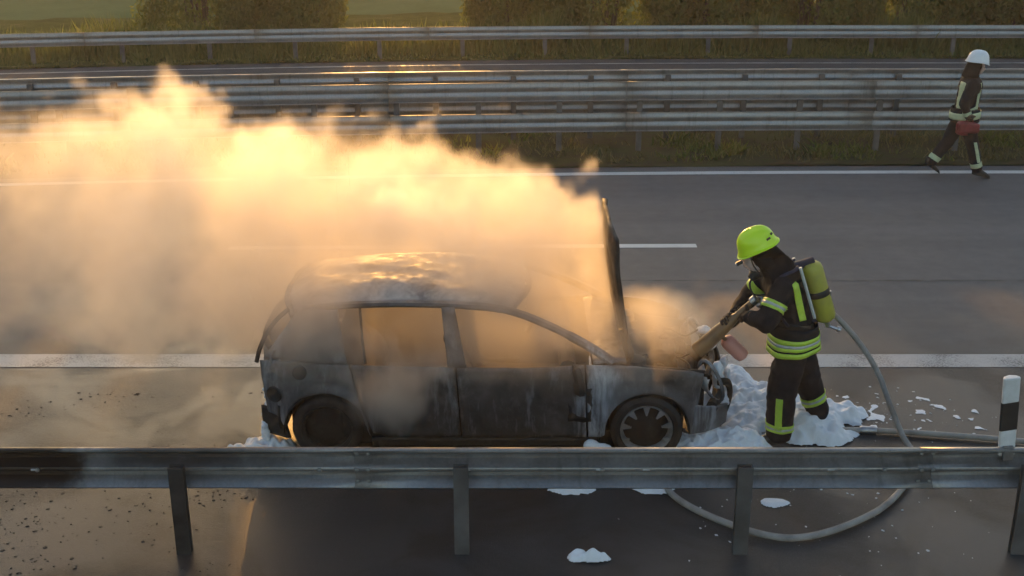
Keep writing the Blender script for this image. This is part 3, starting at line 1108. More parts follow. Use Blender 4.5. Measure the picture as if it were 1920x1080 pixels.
# bare front: slam panel, bumper beam, bent lamp frames
mb = MB()
mb.tube([(1.80 + 0.12 * (1 - (v / 0.62) ** 2), v, 0.72 + 0.02 * mnoise.noise((v * 4, 0, 0))) for v in np.linspace(-0.62, 0.62, 15)], 0.028, 6, flat=0.6)
mb.build('slam_panel', M['burnt_dark'], CAR)
mb = MB()
mb.tube([(1.86 + 0.14 * (1 - (v / 0.62) ** 2), v, 0.42) for v in np.linspace(-0.62, 0.62, 15)], 0.05, 8, flat=1.2)
mb.build('bumper_beam', M['burnt_dark'], CAR)
for v in (-0.34, 0.0, 0.34):
    mb = MB()
    mb.tube(spline([(1.90, v, 0.72), (1.95, v, 0.6), (1.97, v, 0.45), (1.93, v, 0.28)], 5), 0.017, 6)
    mb.build('front_strut', M['burnt_dark'], CAR)
for s in (-1, 1):
    # headlamp bezel: bent oval hoop
    mb = MB()
    hoop = []
    for k in range(21):
        a = 2 * math.pi * k / 20
        hoop.append((1.86 + 0.12 * math.cos(a) * 0.6 - 0.05 * math.sin(a), s * (0.52 + 0.10 * math.cos(a + 0.5)), 0.62 + 0.16 * math.sin(a)))
    mb.tube(hoop, 0.016, 6, cap=False)
    mb.build('lamp_bezel', M['burnt'], CAR)
    mb = MB()
    mb.lathe([(0.0, -0.06), (0.06, -0.05), (0.10, -0.01), (0.115, 0.02)], 14, (1.80, s * 0.50, 0.63), Matrix.Rotation(R(80), 3, 'Y'))
    mb.build('lamp_bowl', M['rim'], CAR, thick=0.004)
    # hanging bumper skin strip
    mb = MB()
    mb.tube(spline([(1.93, s * 0.5, 0.60), (2.02, s * 0.40, 0.55), (2.06, s * 0.34, 0.42), (2.03, s * 0.36, 0.28), (1.95, s * 0.46, 0.22)], 6), 0.02, 6, flat=1.8)
    mb.build('bumper_strip', M['burnt_dark'], CAR)

# floor and burnt-out cabin
mb = MB(); mb.box((-0.30, 0, 0.20), (2.4, 1.5, 0.06))
mb.build('floor_pan', M['burnt_dark'], CAR, False)
mb = MB()
mb.tube([(0.66, v, 0.80 + 0.02 * mnoise.noise((v * 5, 1, 1))) for v in np.linspace(-0.66, 0.66, 9)], 0.07, 8)
mb.build('dashboard', M['burnt_dark'], CAR)
mb = MB()
mb.lathe([(0.165 + 0.015 * math.cos(a), 0.015 * math.sin(a)) for a in np.linspace(0, 2 * math.pi, 9)], 20, (0.40, 0.36, 0.86), Matrix.Rotation(R(-65), 3, 'Y'))
mb.tube([(0.40, 0.36, 0.86), (0.62, 0.36, 0.78)], 0.025, 6)
mb.build('steering_wheel', M['burnt_dark'], CAR)
for (x, y) in ((-0.10, -0.36), (-0.10, 0.36)):
    mb = MB()
    for dy in (-0.19, 0.19):
        mb.tube(spline([(x + 0.38, y + dy, 0.36), (x + 0.05, y + dy, 0.36), (x - 0.10, y + dy, 0.60), (x - 0.24, y + dy * 0.9, 1.0)], 5), 0.018, 6)
    mb.tube([(x - 0.24, y - 0.17, 1.0), (x - 0.24, y + 0.17, 1.0)], 0.018, 6)
    for q in range(5):
        u = q / 4
        mb.tube([(x - 0.06 - 0.16 * u, y - 0.19, 0.55 + 0.4 * u), (x - 0.06 - 0.16 * u, y + 0.19, 0.55 + 0.4 * u)], 0.007, 5)
    mb.build('seat_frame', M['burnt_dark'], CAR)
mb = MB()
mb.grid(lambda u, v: (-1.05 - 0.22 * v, (2 * u - 1) * 0.58, 0.42 + 0.5 * v), 8, 5)
mb.build('rear_seat_frame', M['burnt_dark'], CAR, thick=0.03)
# door mirror stump
mb = MB()
mb.tube(spline([(0.70, -0.80, 0.87), (0.72, -0.86, 0.86), (0.74, -0.90, 0.78), (0.75, -0.885, 0.66)], 5), [0.02] * 5 + [0.035] * 6 + [0.045] * 4 + [0.02], 7, flat=1.5)
mb.build('melted_mirror', M['burnt_dark'], CAR)
# mud flap of scorched paint below the mirror, hole at hinge
mb = MB()
mb.grid(lambda u, v: (0.66 + 0.19 * u + 0.02 * mnoise.noise((u * 3, v * 5, 0)), -(half_w(0.7, 0.40 + 0.30 * v) + 0.009), 0.40 + 0.30 * v + 0.03 * mnoise.noise((u * 4, v, 5))), 6, 8)
mb.build('scorched_trim', M['burnt_dark'], CAR, thick=0.006, offset=0)


def wheel(x, s, rim):
    w = empty('wheel', (x, s * 0.735, 0.31))
    w.parent = CAR
    rot = Matrix.Rotation(R(90) * (1 if s < 0 else -1), 3, 'X')
    mb = MB()
    if rim:
        mb.lathe([(0.215, 0.07), (0.225, 0.085), (0.26, 0.092), (0.295, 0.07), (0.302, 0.0), (0.295, -0.07), (0.25, -0.09), (0.20, -0.07)], 36, rot=rot)
    else:   # tyre burnt off to wire and crumbs
        mb.lathe([(0.19, 0.06), (0.22, 0.075), (0.262, 0.07), (0.285, 0.045), (0.290, 0.0), (0.28, -0.06), (0.20, -0.07)], 36, rot=rot)
        mb.v = [(a + 0.008 * mnoise.noise((a * 9, b * 9, c * 9)), b, c + 0.010 * mnoise.noise((a * 11, b * 7, c * 11 + 5))) for a, b, c in mb.v]
    mb.build('tyre', M['burnt_dark'], w)
    mb = MB()
    mb.lathe([(0.185, -0.08), (0.19, 0.05), (0.205, 0.078), (0.213, 0.082), (0.217, 0.074), (0.217, 0.06)], 36, rot=rot)
    rm = mb.build('rim', M['rim'] if rim else M['burnt_dark'], w)
    mb = MB()
    mb.lathe([(0.0, 0.03), (0.10, 0.03), (0.14, 0.02), (0.188, 0.0)], 24, rot=rot)
    mb.build('backing_disc', M['burnt_dark'], w)  # brake disc widened to the rim to block sun through the wheel
    if rim:
        for k in range(9):
            a = 2 * math.pi * k / 9 + 0.2
            sp = MB()
            L1 = 0.207
            ins = 0.125 if math.sin(a) > -0.1 else 0.16    # melted short towards the ground
            ca, sa = math.cos(a), math.sin(a)
            pts = []
            for rr, hw in ((ins, 0.006), (L1, 0.030)):
                for q in (-1, 1):
                    for dz in (0.060, 0.074):
                        v3 = Vector((rr * ca - q * hw * sa, rr * sa + q * hw * ca, dz))
                        pts.append(rot @ v3)
            sp.add(pts, [(0, 1, 3, 2), (4, 6, 7, 5), (0, 4, 5, 1), (2, 3, 7, 6), (1, 5, 7, 3), (0, 2, 6, 4)])
            sp.build('spoke', M['rim'], w, False)
    return w


for s in (-1, 1):
    wheel(1.305, s, True)
    wheel(-1.305, s, False)

# ------------------------------------------------------------------ people
def skin_body(name, joints, edges, root_key, mats, matfn, voxel=0.02, seed=0, folds=0.006):
    """one continuous figure grown round a skeleton, fused, smoothed, with cloth folds"""
    bm0 = bmesh.new()
    for a, b in edges:
        (pa, ra), (pb, rb) = joints[a], joints[b]
        pa, pb = Vector(pa), Vector(pb)
        steps = max(4, int((pb - pa).length / 0.028))
        for i in range(steps + 1):
            t = i / steps
            p = pa.lerp(pb, t)
            rx, ry = ra[0] + (rb[0] - ra[0]) * t, ra[1] + (rb[1] - ra[1]) * t
            r = bmesh.ops.create_icosphere(bm0, subdivisions=2, radius=1.0)
            for v in r['verts']:
                v.co = Vector((v.co.x * rx + p.x, v.co.y * ry + p.y, v.co.z * min(rx, ry) + p.z))
    me = bpy.data.meshes.new(name + '_form')
    bm0.to_mesh(me); bm0.free()
    o = bpy.data.objects.new(name + '_form', me)
    COL.objects.link(o)
    rm = o.modifiers.new('fuse', 'REMESH'); rm.mode = 'VOXEL'; rm.voxel_size = voxel
    sm = o.modifiers.new('smooth', 'SMOOTH'); sm.factor = 0.5; sm.iterations = 9
    dg = bpy.context.evaluated_depsgraph_get()
    res = bpy.data.meshes.new_from_object(o.evaluated_get(dg))
    bpy.data.objects.remove(o)
    res.name = name
    bm = bmesh.new(); bm.from_mesh(res)
    bm.normal_update()
    for v in bm.verts:
        c = v.co
        k = mnoise.noise((c.x * 9 + seed, c.y * 9, c.z * 16)) + 0.6 * mnoise.noise((c.x * 20, c.y * 20 + seed, c.z * 26))
        v.co = c + v.normal * folds * k
    bm.to_mesh(res); bm.free()
    res.materials.clear()
    for m in mats:
        res.materials.append(m)
    for p in res.polygons:
        p.use_smooth = True
        p.material_index = matfn(p.center)
    return res


def cut_band(src, planes, region, off, mat, name, parent, base):
    """a strip lying on the cloth: the body's own surface between planes, lifted by off"""
    bm = bmesh.new(); bm.from_mesh(src)
    bm.normal_update()
    for co, no in planes:
        bmesh.ops.bisect_plane(bm, geom=bm.verts[:] + bm.edges[:] + bm.faces[:], plane_co=co, plane_no=no, clear_outer=True)
    bad = [f for f in bm.faces if not region(f.calc_center_median())]
    bmesh.ops.delete(bm, geom=bad, context='FACES')
    bm.normal_update()
    nr = {v: v.normal.copy() for v in bm.verts}
    for v in bm.verts:
        v.co += nr[v] * off
    me = bpy.data.meshes.new(name)
    bm.to_mesh(me); bm.free()
    me.materials.append(mat)
    for p in me.polygons:
        p.use_smooth = True
        p.material_index = 0
    o = link(bpy.data.objects.new(name, me), parent)
    o.location = base
    s = o.modifiers.new('t', 'SOLIDIFY'); s.thickness = 0.004; s.offset = 0
    return o


def ring_band(src, c, axis, widths, region, mats, parent, base, off=0.006):
    """stacked stripes around a limb; widths = list of (lo,hi) along axis"""
    c, axis = Vector(c), Vector(axis).normalized()
    for (lo_, hi_), m in zip(widths, mats):
        cut_band(src, [(c + axis * lo_, -axis), (c + axis * hi_, axis)], region, off, m, 'reflective_band', parent, base)


def frame(fwd, up=(0, 0, 1)):
    f = Vector(fwd).normalized()
    s = Vector(up).cross(f).normalized()       # to the left
    u = f.cross(s).normalized()
    return Matrix((f, s, u)).transposed()


def helmet(parent, base, c, rot, mat, rim_col, slots=True, neck=True):
    """rounded fire helmet in a head frame (x forward, y left, z up)"""
    c = Vector(c) - Vector(base)
    def shell(u, v):
        a = 2 * math.pi * u
        e = 0.5 * math.pi * v
        lx = 0.158 if math.cos(a) > 0 else 0.165
        x, y = lx * math.cos(a), 0.128 * math.sin(a)
        k = math.cos(e) ** 0.75
        fl = 1 + 0.10 * max(0, 1 - v / 0.12)
        z = 0.165 * math.sin(e) ** 0.9
        ridge = 0.010 * math.exp(-(y * k / 0.022) ** 2) * math.sin(e)
        dip = -0.03 * max(0.0, math.cos(a)) ** 2 * max(0, 1 - v / 0.3) - 0.012 * max(0.0, -math.cos(a)) * max(0, 1 - v / 0.3)
        return c + rot @ Vector((x * k * fl, y * k * fl, z + ridge + dip))
    mb = MB()
    mb.grid(shell, 40, 16)
    h = mb.build('helmet', mat, parent, thick=0.006)
    mb = MB()
    mb.tube([shell(k / 40, 0.0) for k in range(41)], 0.007, 6, cap=False)
    mb.build('helmet_rim', rim_col, h)
    if slots:
        for s in (-1, 1):
            for (a, e, w) in ((2.2, 0.22, 0.034), (2.62, 0.28, 0.022)):
                u = (a if s > 0 else 2 * math.pi - a) / (2 * math.pi)
                p = shell(u, e)
                q = shell(u + 0.01, e) - p
                mb = MB()
                nrm = (p - c).normalized()
                t = q.normalized()
                b3 = nrm.cross(t).normalized()
                mb.box(p + nrm * 0.002, (w, 0.016, 0.012), Matrix((t, b3, nrm)).transposed())
                mb.build('vent', M['black_plastic'], h, False)
    return h


def grip_hand(center, axis, r, side, wrist, mat, name, parent, base):
    """five gloved fingers closed round a bar; side = direction from bar to palm"""
    c, a = Vector(center), Vector(axis).normalized()
    p = Vector(side); p = (p - a * p.dot(a)).normalized()
    q = a.cross(p)
    b = Vector(base)
    mb = MB()
    lens = [175, 205, 215, 195]
    for k in range(4):
        o_ = c + a * (0.040 - 0.027 * k) 
        L = R(lens[k])
        pts = [o_ + (p * math.cos(t) + q * math.sin(t)) * (r + 0.013) - b for t in [L * j / 7 - 0.2 for j in range(8)]]
        mb.tube(pts, [0.0145, 0.0145, 0.014, 0.014, 0.0135, 0.013, 0.0125, 0.010], 8)
    o_ = c + a * 0.055
    pts = [o_ + (p * math.cos(t) + q * math.sin(t)) * (r + 0.014) + a * 0.012 * j - b for j, t in enumerate([0.1, -0.45, -0.95, -1.4])]
    mb.tube(pts, [0.018, 0.0165, 0.015, 0.011], 8)
    # palm and cuff
    pc = c + p * (r + 0.022) - b
    w = Vector(wrist) - b
    mb.tube(spline([pc + a * 0.05 - q * 0.01, pc, pc - a * 0.045], 4), [0.018, 0.024, 0.028, 0.030, 0.032, 0.031, 0.029, 0.026, 0.02], 8)
    mb.tube(spline([pc, pc.lerp(w, 0.45), w, w + (w - pc) * 0.5], 4), [0.030] * 5 + [0.036] * 4 + [0.048] * 4, 10)
    o = mb.build(name, mat, parent)
    return o


def face_mesh(c, rot, parent, base):
    """front of the head with brow, nose, mouth and chin"""
    c = Vector(c) - Vector(base)
    mb = MB()
    def f(u, v):
        a = (u - 0.5) * 2.3
        e = (v - 0.5) * 2.2
        x, y, z = 0.098 * math.cos(a) * math.cos(e), 0.075 * math.sin(a) * math.cos(e * 0.8), 0.115 * math.sin(e)
        nose = 0.024 * math.exp(-(y / 0.014) ** 2) * math.exp(-((z + 0.012) / 0.022) ** 2)
        brow = 0.006 * math.exp(-((z - 0.03) / 0.012) ** 2)
        eye = -0.010 * (math.exp(-((y - 0.032) / 0.014) ** 2) + math.exp(-((y + 0.032) / 0.014) ** 2)) * math.exp(-((z - 0.012) / 0.011) ** 2)
        mouth = 0.006 * math.exp(-(y / 0.024) ** 2) * (math.exp(-((z + 0.05) / 0.008) ** 2) - 0.8 * math.exp(-((z + 0.058) / 0.004) ** 2) + math.exp(-((z + 0.066) / 0.008) ** 2))
        return c + rot @ Vector((x + nose + brow + eye + mouth, y, z))
    mb.grid(f, 28, 30)
    fo = mb.build('face', M['skin'], parent, thick=0.004)
    for s in (-1, 1):
        mb = MB()
        mb.lathe([(0.0, 0.010), (0.006, 0.008), (0.010, 0.0), (0.0, -0.008)], 8, c + rot @ Vector((0.080, s * 0.032, 0.012)), rot @ Matrix.Rotation(R(90), 3, 'Y'))
        mb.build('eye', M['rubber'], fo)
    return fo


def boot(ankle, toe, parent, base, lift=0.0):
    """sole on the ground, rounded toe cap, shaft up into the trouser leg"""
    a, t, b = Vector(ankle), Vector(toe), Vector(base)
    d = (t - a); d.z = 0; d.normalize()
    s = Vector((-d.y, d.x, 0))
    sl = (t - a)
    mb = MB()
    heel = a - d * 0.075
    L = (t - heel); L.z = 0
    L = L.length
    zs = t.z
    slope = (a.z - 0.085 - (t.z - 0.045)) / max(0.05, (Vector((t.x, t.y, 0)) - Vector((a.x, a.y, 0))).length)
    def f(u, v):
        # u around the section, v along heel->toe
        w = ip(v, [0, 0.08, 0.3, 0.55, 0.8, 0.95, 1.0], [0.012, 0.040, 0.044, 0.046, 0.052, 0.040, 0.010])
        h = ip(v, [0, 0.06, 0.3, 0.5, 0.75, 0.95, 1.0], [0.05, 0.13, 0.14, 0.105, 0.075, 0.05, 0.02])
        an = 2 * math.pi * u
        yy = w * math.cos(an)
        zz = h * 0.5 + h * 0.5 * math.sin(an)
        if math.sin(an) < -0.5:
            zz = 0.0
            yy *= 1.25
        z0 = (t.z - 0.045) + slope * (1 - v) * L * (1 if abs(slope) > 0.05 else 0)
        return heel + d * (L * v) + s * yy + Vector((0, 0, zz - heel.z + z0)) - b
    mb.grid(f, 18, 16)
    return mb.build('boot', M['boot'], parent)


# ---------- person at the bonnet with the branch pipe
B1 = (2.36, 9.24, 0.0)
F1 = empty('person', B1)
tag(F1, 'person in black turnout gear and lime helmet spraying into the open bonnet', 'person')
J = {
    'pelvis': ((2.345, 9.245, 0.99), (0.170, 0.190)),
    'spine': ((2.295, 9.235, 1.17), (0.165, 0.195)),
    'chest': ((2.225, 9.23, 1.38), (0.165, 0.205)),
    'collar': ((2.155, 9.23, 1.50), (0.105, 0.135)),
    'neck': ((2.09, 9.23, 1.575), (0.070, 0.070)),
    'head': ((2.02, 9.23, 1.665), (0.088, 0.080)),
    'crown': ((1.995, 9.23, 1.755), (0.085, 0.075)),
    'sh_n': ((2.17, 9.055, 1.445), (0.105, 0.105)),
    'el_n': ((2.04, 8.945, 1.195), (0.092, 0.092)),
    'wr_n': ((1.915, 9.00, 1.225), (0.064, 0.064)),
    'sh_f': ((2.15, 9.41, 1.445), (0.100, 0.100)),
    'el_f': ((1.99, 9.50, 1.20), (0.088, 0.088)),
    'wr_f': ((1.865, 9.33, 1.13), (0.062, 0.062)),
    'hip_n': ((2.32, 9.14, 0.86), (0.130, 0.122)),
    'thigh_n': ((2.28, 9.12, 0.69), (0.140, 0.130)),
    'kn_n': ((2.255, 9.12, 0.50), (0.130, 0.120)),
    'calf_n': ((2.26, 9.12, 0.30), (0.124, 0.115)),
    'an_n': ((2.258, 9.12, 0.14), (0.118, 0.110)),
    'hip_f': ((2.40, 9.36, 0.86), (0.128, 0.122)),
    'thigh_f': ((2.475, 9.37, 0.69), (0.126, 0.120)),
    'kn_f': ((2.52, 9.37, 0.52), (0.128, 0.118)),
    'calf_f': ((2.59, 9.38, 0.35), (0.106, 0.104)),
    'an_f': ((2.65, 9.38, 0.21), (0.098, 0.098)),
}
ED = [('pelvis', 'spine'), ('spine', 'chest'), ('chest', 'collar'), ('collar', 'neck'), ('neck', 'head'), ('head', 'crown'),
      ('chest', 'sh_n'), ('sh_n', 'el_n'), ('el_n', 'wr_n'), ('chest', 'sh_f'), ('sh_f', 'el_f'), ('el_f', 'wr_f'),
      ('pelvis', 'hip_n'), ('hip_n', 'thigh_n'), ('thigh_n', 'kn_n'), ('kn_n', 'calf_n'), ('calf_n', 'an_n'),
      ('pelvis', 'hip_f'), ('hip_f', 'thigh_f'), ('thigh_f', 'kn_f'), ('kn_f', 'calf_f'), ('calf_f', 'an_f')]
Jl = {k: (tuple(Vector(p) - Vector(B1)), r) for k, (p, r) in J.items()}
bm1 = skin_body('body', Jl, ED, 'pelvis', [M['cloth'], M['hood']], lambda c: 1 if c.z > 1.55 else 0, 0.017, 3, 0.010)
body1 = link(bpy.data.objects.new('body', bm1), F1)
Z3 = (0, 0, 0)
V1 = Vector(B1)
l1 = lambda x, y, z: Vector((x, y, z)) - V1
# jacket hem flare
mb = MB()
def hem(u, v):
    a = 2 * math.pi * u
    rx, ry = 0.196 + 0.016 * v, 0.242 + 0.016 * v
    f_ = 1 + 0.03 * math.sin(7 * a) * v
    cx = 2.335 + 0.02 * v
    return l1(cx + rx * f_ * math.cos(a), 9.245 + ry * f_ * math.sin(a), 1.10 - 0.24 * v + 0.045 * math.cos(a) * v)
mb.grid(hem, 36, 6)
mb.build('jacket_hem', M['cloth'], F1, thick=0.008)
for (v0, v1, m) in ((0.36, 0.52, 'hiviz'), (0.52, 0.62, 'silver'), (0.62, 0.74, 'hiviz'), (0.80, 0.97, 'hiviz')):
    mb = MB()
    def hb(u, v, v0=v0, v1=v1):
        p = hem(u, v0 + (v1 - v0) * v)
        c = l1(2.345, 9.245, 0) ; d = Vector((p.x - c.x, p.y - c.y, 0)).normalized()
        return p + d * 0.008
    mb.grid(hb, 36, 2)
    mb.build('reflective_band', M[m], F1, thick=0.003)
# upper-arm, leg and back strips
ax = (Vector(J['el_n'][0]) - Vector(J['sh_n'][0]))
mid = Vector(J['sh_n'][0]) + ax * 0.50 - V1
reg = lambda c: c.y < mid.y + 0.10 and (c - mid).length < 0.13
ring_band(bm1, mid, ax, [(-0.034, -0.011), (-0.011, 0.011), (0.011, 0.034)], reg, [M['hiviz'], M['silver'], M['hiviz']], F1, Z3)
axf = (Vector(J['el_f'][0]) - Vector(J['sh_f'][0]))
midf = Vector(J['sh_f'][0]) + axf * 0.5 - V1
ring_band(bm1, midf, axf, [(-0.034, 0.034)], lambda c: c.y > midf.y - 0.10 and (c - midf).length < 0.13, [M['hiviz']], F1, Z3)
an = Vector(J['an_n'][0]) - V1
regn = lambda c: c.y < l1(0, 9.25, 0).y and c.x < l1(2.40, 0, 0).x and c.z < 0.6
ring_band(bm1, an + Vector((0, 0, 0.06)), (0.05, 0, 1), [(-0.03, -0.008), (-0.008, 0.012), (0.012, 0.036)], regn, [M['hiviz'], M['silver'], M['hiviz']], F1, Z3)
cut_band(bm1, [(l1(2.205, 0, 0), Vector((-1, 0, -0.03))), (l1(2.258, 0, 0), Vector((1, 0, 0.03))), (Vector((0, 0, 0.20)), Vector((0, 0, -1))), (Vector((0, 0, 0.49)), Vector((0, 0, 1)))],
         lambda c: c.y < l1(0, 9.08, 0).y, 0.006, M['hiviz'], 'reflective_strip', F1, Z3)
af = Vector(J['an_f'][0]) - V1
dirf = Vector(J['calf_f'][0]) - Vector(J['an_f'][0])
ring_band(bm1, Vector(J['calf_f'][0]) - V1 - dirf * 0.1, dirf, [(-0.036, -0.010), (-0.010, 0.012), (0.012, 0.036)],
          lambda c: c.y > l1(0, 9.20, 0).y and c.x > l1(2.44, 0, 0).x and c.z < 0.5, [M['hiviz'], M['silver'], M['hiviz']], F1, Z3)
cut_band(bm1, [(l1(2.262, 0, 1.40), Vector((-1, 0, -0.30))), (l1(2.322, 0, 1.40), Vector((1, 0, 0.30))), (Vector((0, 0, 1.17)), Vector((0, 0, -1))), (Vector((0, 0, 1.50)), Vector((0, 0, 1)))],
         lambda c: c.y < l1(0, 9.12, 0).y and c.x > l1(2.2, 0, 0).x, 0.007, M['hiviz'], 'reflective_strip', F1, Z3)
# belt
ring_band(bm1, l1(2.345, 9.24, 1.10), (0.2, 0, 1), [(-0.03, 0.03)], lambda c: c.x > l1(2.13, 0, 0).x, [M['rubber']], F1, Z3, 0.012)
boot((2.26, 9.12, 0.13), (2.035, 9.11, 0.045), F1, B1)
boot((2.665, 9.38, 0.13), (2.45, 9.37, 0.045), F1, B1)
# head gear
rot1 = frame((-1.0, -0.05, -0.45))
HC = Vector((1.985, 9.23, 1.715))
face_mesh(HC + rot1 @ Vector((0.028, 0, -0.06)), rot1, F1, B1)
hm1 = helmet(F1, B1, HC + rot1 @ Vector((-0.012, 0, 0.034)), rot1, M['helmet_lime'], M['helmet_lime'])
# lamp clipped to the helmet
mb = MB()
lp = HC + rot1 @ Vector((0.150, 0.085, 0.0)) - V1
mb.tube([lp, lp + rot1 @ Vector((0.05, 0.0, -0.005))], [0.016, 0.018], 10)
mb.build('helmet_lamp', M['black_plastic'], hm1)
mb = MB()
mb.tube([lp + rot1 @ Vector((0.05, 0, -0.005)), lp + rot1 @ Vector((0.058, 0, -0.006))], [0.015, 0.013], 10)
mb.build('lamp_lens', M['metal'], hm1)
# hood and neck flap falling on the shoulders
mb = MB()
def flap(u, v):
    a = -1.95 + 3.9 * u            # angle measured from straight behind
    top = HC + rot1 @ Vector((-0.135 * math.cos(a) * 1.0 - 0.01, 0.118 * math.sin(a), -0.005))
    bot = Vector((2.16 + 0.205 * math.cos(a), 9.23 + 0.20 * math.sin(a), 1.505 - 0.02 * abs(math.sin(a))))
    p = top.lerp(bot, v)
    p.x += 0.02 * math.sin(math.pi * v) + 0.008 * math.sin(a * 6) * v
    return p - V1
mb.grid(flap, 28, 10)
mb.build('neck_flap', M['hood'], F1, thick=0.006)
# breathing mask: visor, frame, regulator, tube
mb = MB()
def vis(u, v):
    a = (u - 0.5) * 2.2
    e = (v - 0.55) * 1.5
    return HC + rot1 @ Vector((0.128 * math.cos(a) * math.cos(e) + 0.022, 0.088 * math.sin(a), -0.055 + 0.115 * math.sin(e))) - V1
mb.grid(vis, 16, 12)
mask = mb.build('mask_visor', M['visor'], F1)
mb = MB()
mb.tube([vis(u, 1) for u in np.linspace(0, 1, 9)] + [vis(1, v) for v in np.linspace(1, 0, 9)][1:] + [vis(u, 0) for u in np.linspace(1, 0, 9)][1:] + [vis(0, v) for v in np.linspace(0, 1, 9)][1:], 0.006, 6)
mb.build('mask_frame', M['rubber'], mask)
rg = HC + rot1 @ Vector((0.105, 0, -0.190)) - V1
mb = MB()
mb.tube([rg + rot1 @ Vector((-0.05, 0, 0.01)), rg, rg + rot1 @ Vector((0.03, 0, -0.015))], [0.05, 0.042, 0.030], 12)
mb.build('regulator', M['rubber'], mask)
mb = MB()
mb.tube(spline([rg + Vector((-0.005, -0.03, 0)), rg + Vector((-0.035, -0.06, -0.05)), rg + Vector((0.0, -0.09, -0.13)), rg + Vector((0.12, -0.11, -0.12)), l1(2.2, 9.06, 1.42)], 6), 0.009, 6)
mb.build('breathing_tube', M['rubber'], mask)

# the branch pipe held in both hands
LT, LB = Vector((1.545, 9.20, 0.845)), Vector((1.945, 9.10, 1.315))
LP = empty('branch_pipe', LB)
tag(LP, 'thick brown foam branch pipe held over the car front', 'branch pipe')
la = (LB - LT).normalized()
mb = MB()
rotl = la.to_track_quat('Z', 'Y').to_matrix()
Ln = (LB - LT).length
mb.lathe([(0.055, 0.02), (0.068, 0.0), (0.070, 0.01), (0.066, 0.06), (0.060, 0.25), (0.050, 0.36), (0.040, 0.42), (0.030, 0.46), (0.026, Ln)], 20, LT - LB, rotl)
mb.build('barrel', M['lance'], LP)
mb = MB()
mb.lathe([(0.030, 0.0), (0.040, 0.005), (0.040, 0.05), (0.030, 0.055)], 16, (0, 0, 0), rotl)
mb.build('coupling', M['metal'], LP)
mb = MB()
ba, bb = Vector((1.775, 9.29, 0.925)) - LB, Vector((1.955, 9.27, 0.755)) - LB
bd = (bb - ba).normalized()
mb.lathe([(0.0, -0.004), (0.03, 0.0), (0.056, 0.02), (0.064, 0.05), (0.064, (bb - ba).length - 0.05), (0.056, (bb - ba).length - 0.015), (0.03, (bb - ba).length), (0.0, (bb - ba).length + 0.004)], 20, ba, bd.to_track_quat('Z', 'Y').to_matrix())
mb.build('foam_bottle', M['bottle'], LP)
mb = MB()
mb.tube([LT.lerp(LB, 0.38) - LB, ba + bd * 0.04], 0.018, 8)
mb.build('bottle_bracket', M['lance'], LP)
grip_hand(LT.lerp(LB, 0.80), la, 0.029, Vector((0.2, -0.7, -0.5)), J['wr_n'][0], M['glove'], 'glove', F1, B1)
grip_hand(LT.lerp(LB, 0.60), la, 0.046, Vector((0.3, 0.6, -0.6)), J['wr_f'][0], M['glove'], 'glove', F1, B1)

# breathing apparatus on the back
T0, T1 = Vector((2.425, 9.235, 1.615)), Vector((2.600, 9.225, 1.110))
BA = empty('breathing_apparatus', T1)
tag(BA, 'yellow air cylinder with black band, worn on the back by the lime-helmeted person', 'air cylinder')
td = (T0 - T1).normalized()
rt = td.to_track_quat('Z', 'Y').to_matrix()
Lt = (T0 - T1).length
mb = MB()
mb.lathe([(0.028, -0.012), (0.05, 0.0), (0.075, 0.018), (0.087, 0.05), (0.087, Lt - 0.07), (0.078, Lt - 0.03), (0.055, Lt - 0.008), (0.0, Lt)], 28, (0, 0, 0), rt)
mb.build('cylinder', M['tank'], BA)
mb = MB()
mb.lathe([(0.0885, 0.235), (0.092, 0.24), (0.092, 0.285), (0.0885, 0.29)], 28, (0, 0, 0), rt)
mb.build('cylinder_band', M['rubber'], BA)
mb = MB()
mb.box(rt @ Vector((0, 0, 0.265)) + Vector((0.085, -0.03, 0)), (0.02, 0.03, 0.04))
mb.build('band_buckle', M['metal'], BA, False)
mb = MB()
mb.tube([rt @ Vector((0, 0, 0.0)), rt @ Vector((0, 0, -0.06))], [0.026, 0.020], 10)
mb.tube([rt @ Vector((0, 0, -0.05)), rt @ Vector((0, 0, -0.05)) + Vector((0.07, -0.02, -0.02))], 0.013, 8)
mb.tube([rt @ Vector((0, 0, -0.05)) + Vector((0.07, -0.02, -0.02)), rt @ Vector((0, 0, -0.05)) + Vector((0.10, -0.025, -0.028))], 0.026, 10)
mb.build('valve', M['metal'], BA)
mb = MB()
wdir = rt @ Vector((0, 0, 1))
pl0 = Vector((-0.105, 0.0, 0.02))
mb.box(pl0 + wdir * (Lt * 0.45), (0.045, 0.26, 0.56), rt)
bp = mb.build('back_plate', M['strap_blue'], BA, False)
bvm = bp.modifiers.new('round', 'BEVEL'); bvm.width = 0.018; bvm.segments = 3
for s in (-1, 1):
    mb = MB()
    mb.tube(spline([pl0 + wdir * (Lt * 0.98) + Vector((-0.01, s * 0.08, -0.02)), l1(2.27, 9.23 + s * 0.12, 1.585) + V1 - T1, Vector((2.12, 9.23 + s * 0.14, 1.50)) - T1,
                    Vector((2.105, 9.23 + s * 0.16, 1.32)) - T1, Vector((2.24, 9.23 + s * 0.2, 1.13)) - T1], 6), 0.020, 6, flat=0.5)
    mb.build('shoulder_strap', M['strap_blue'], BA)
    mb = MB()
    mb.tube([pl0 + wdir * (Lt * 0.10) + Vector((-0.012, s * 0.132, 0)), pl0 + wdir * (Lt * 0.95) + Vector((-0.012, s * 0.122, 0))], 0.014, 6, flat=1.0)
    mb.build('side_strap', M['silver'], BA)

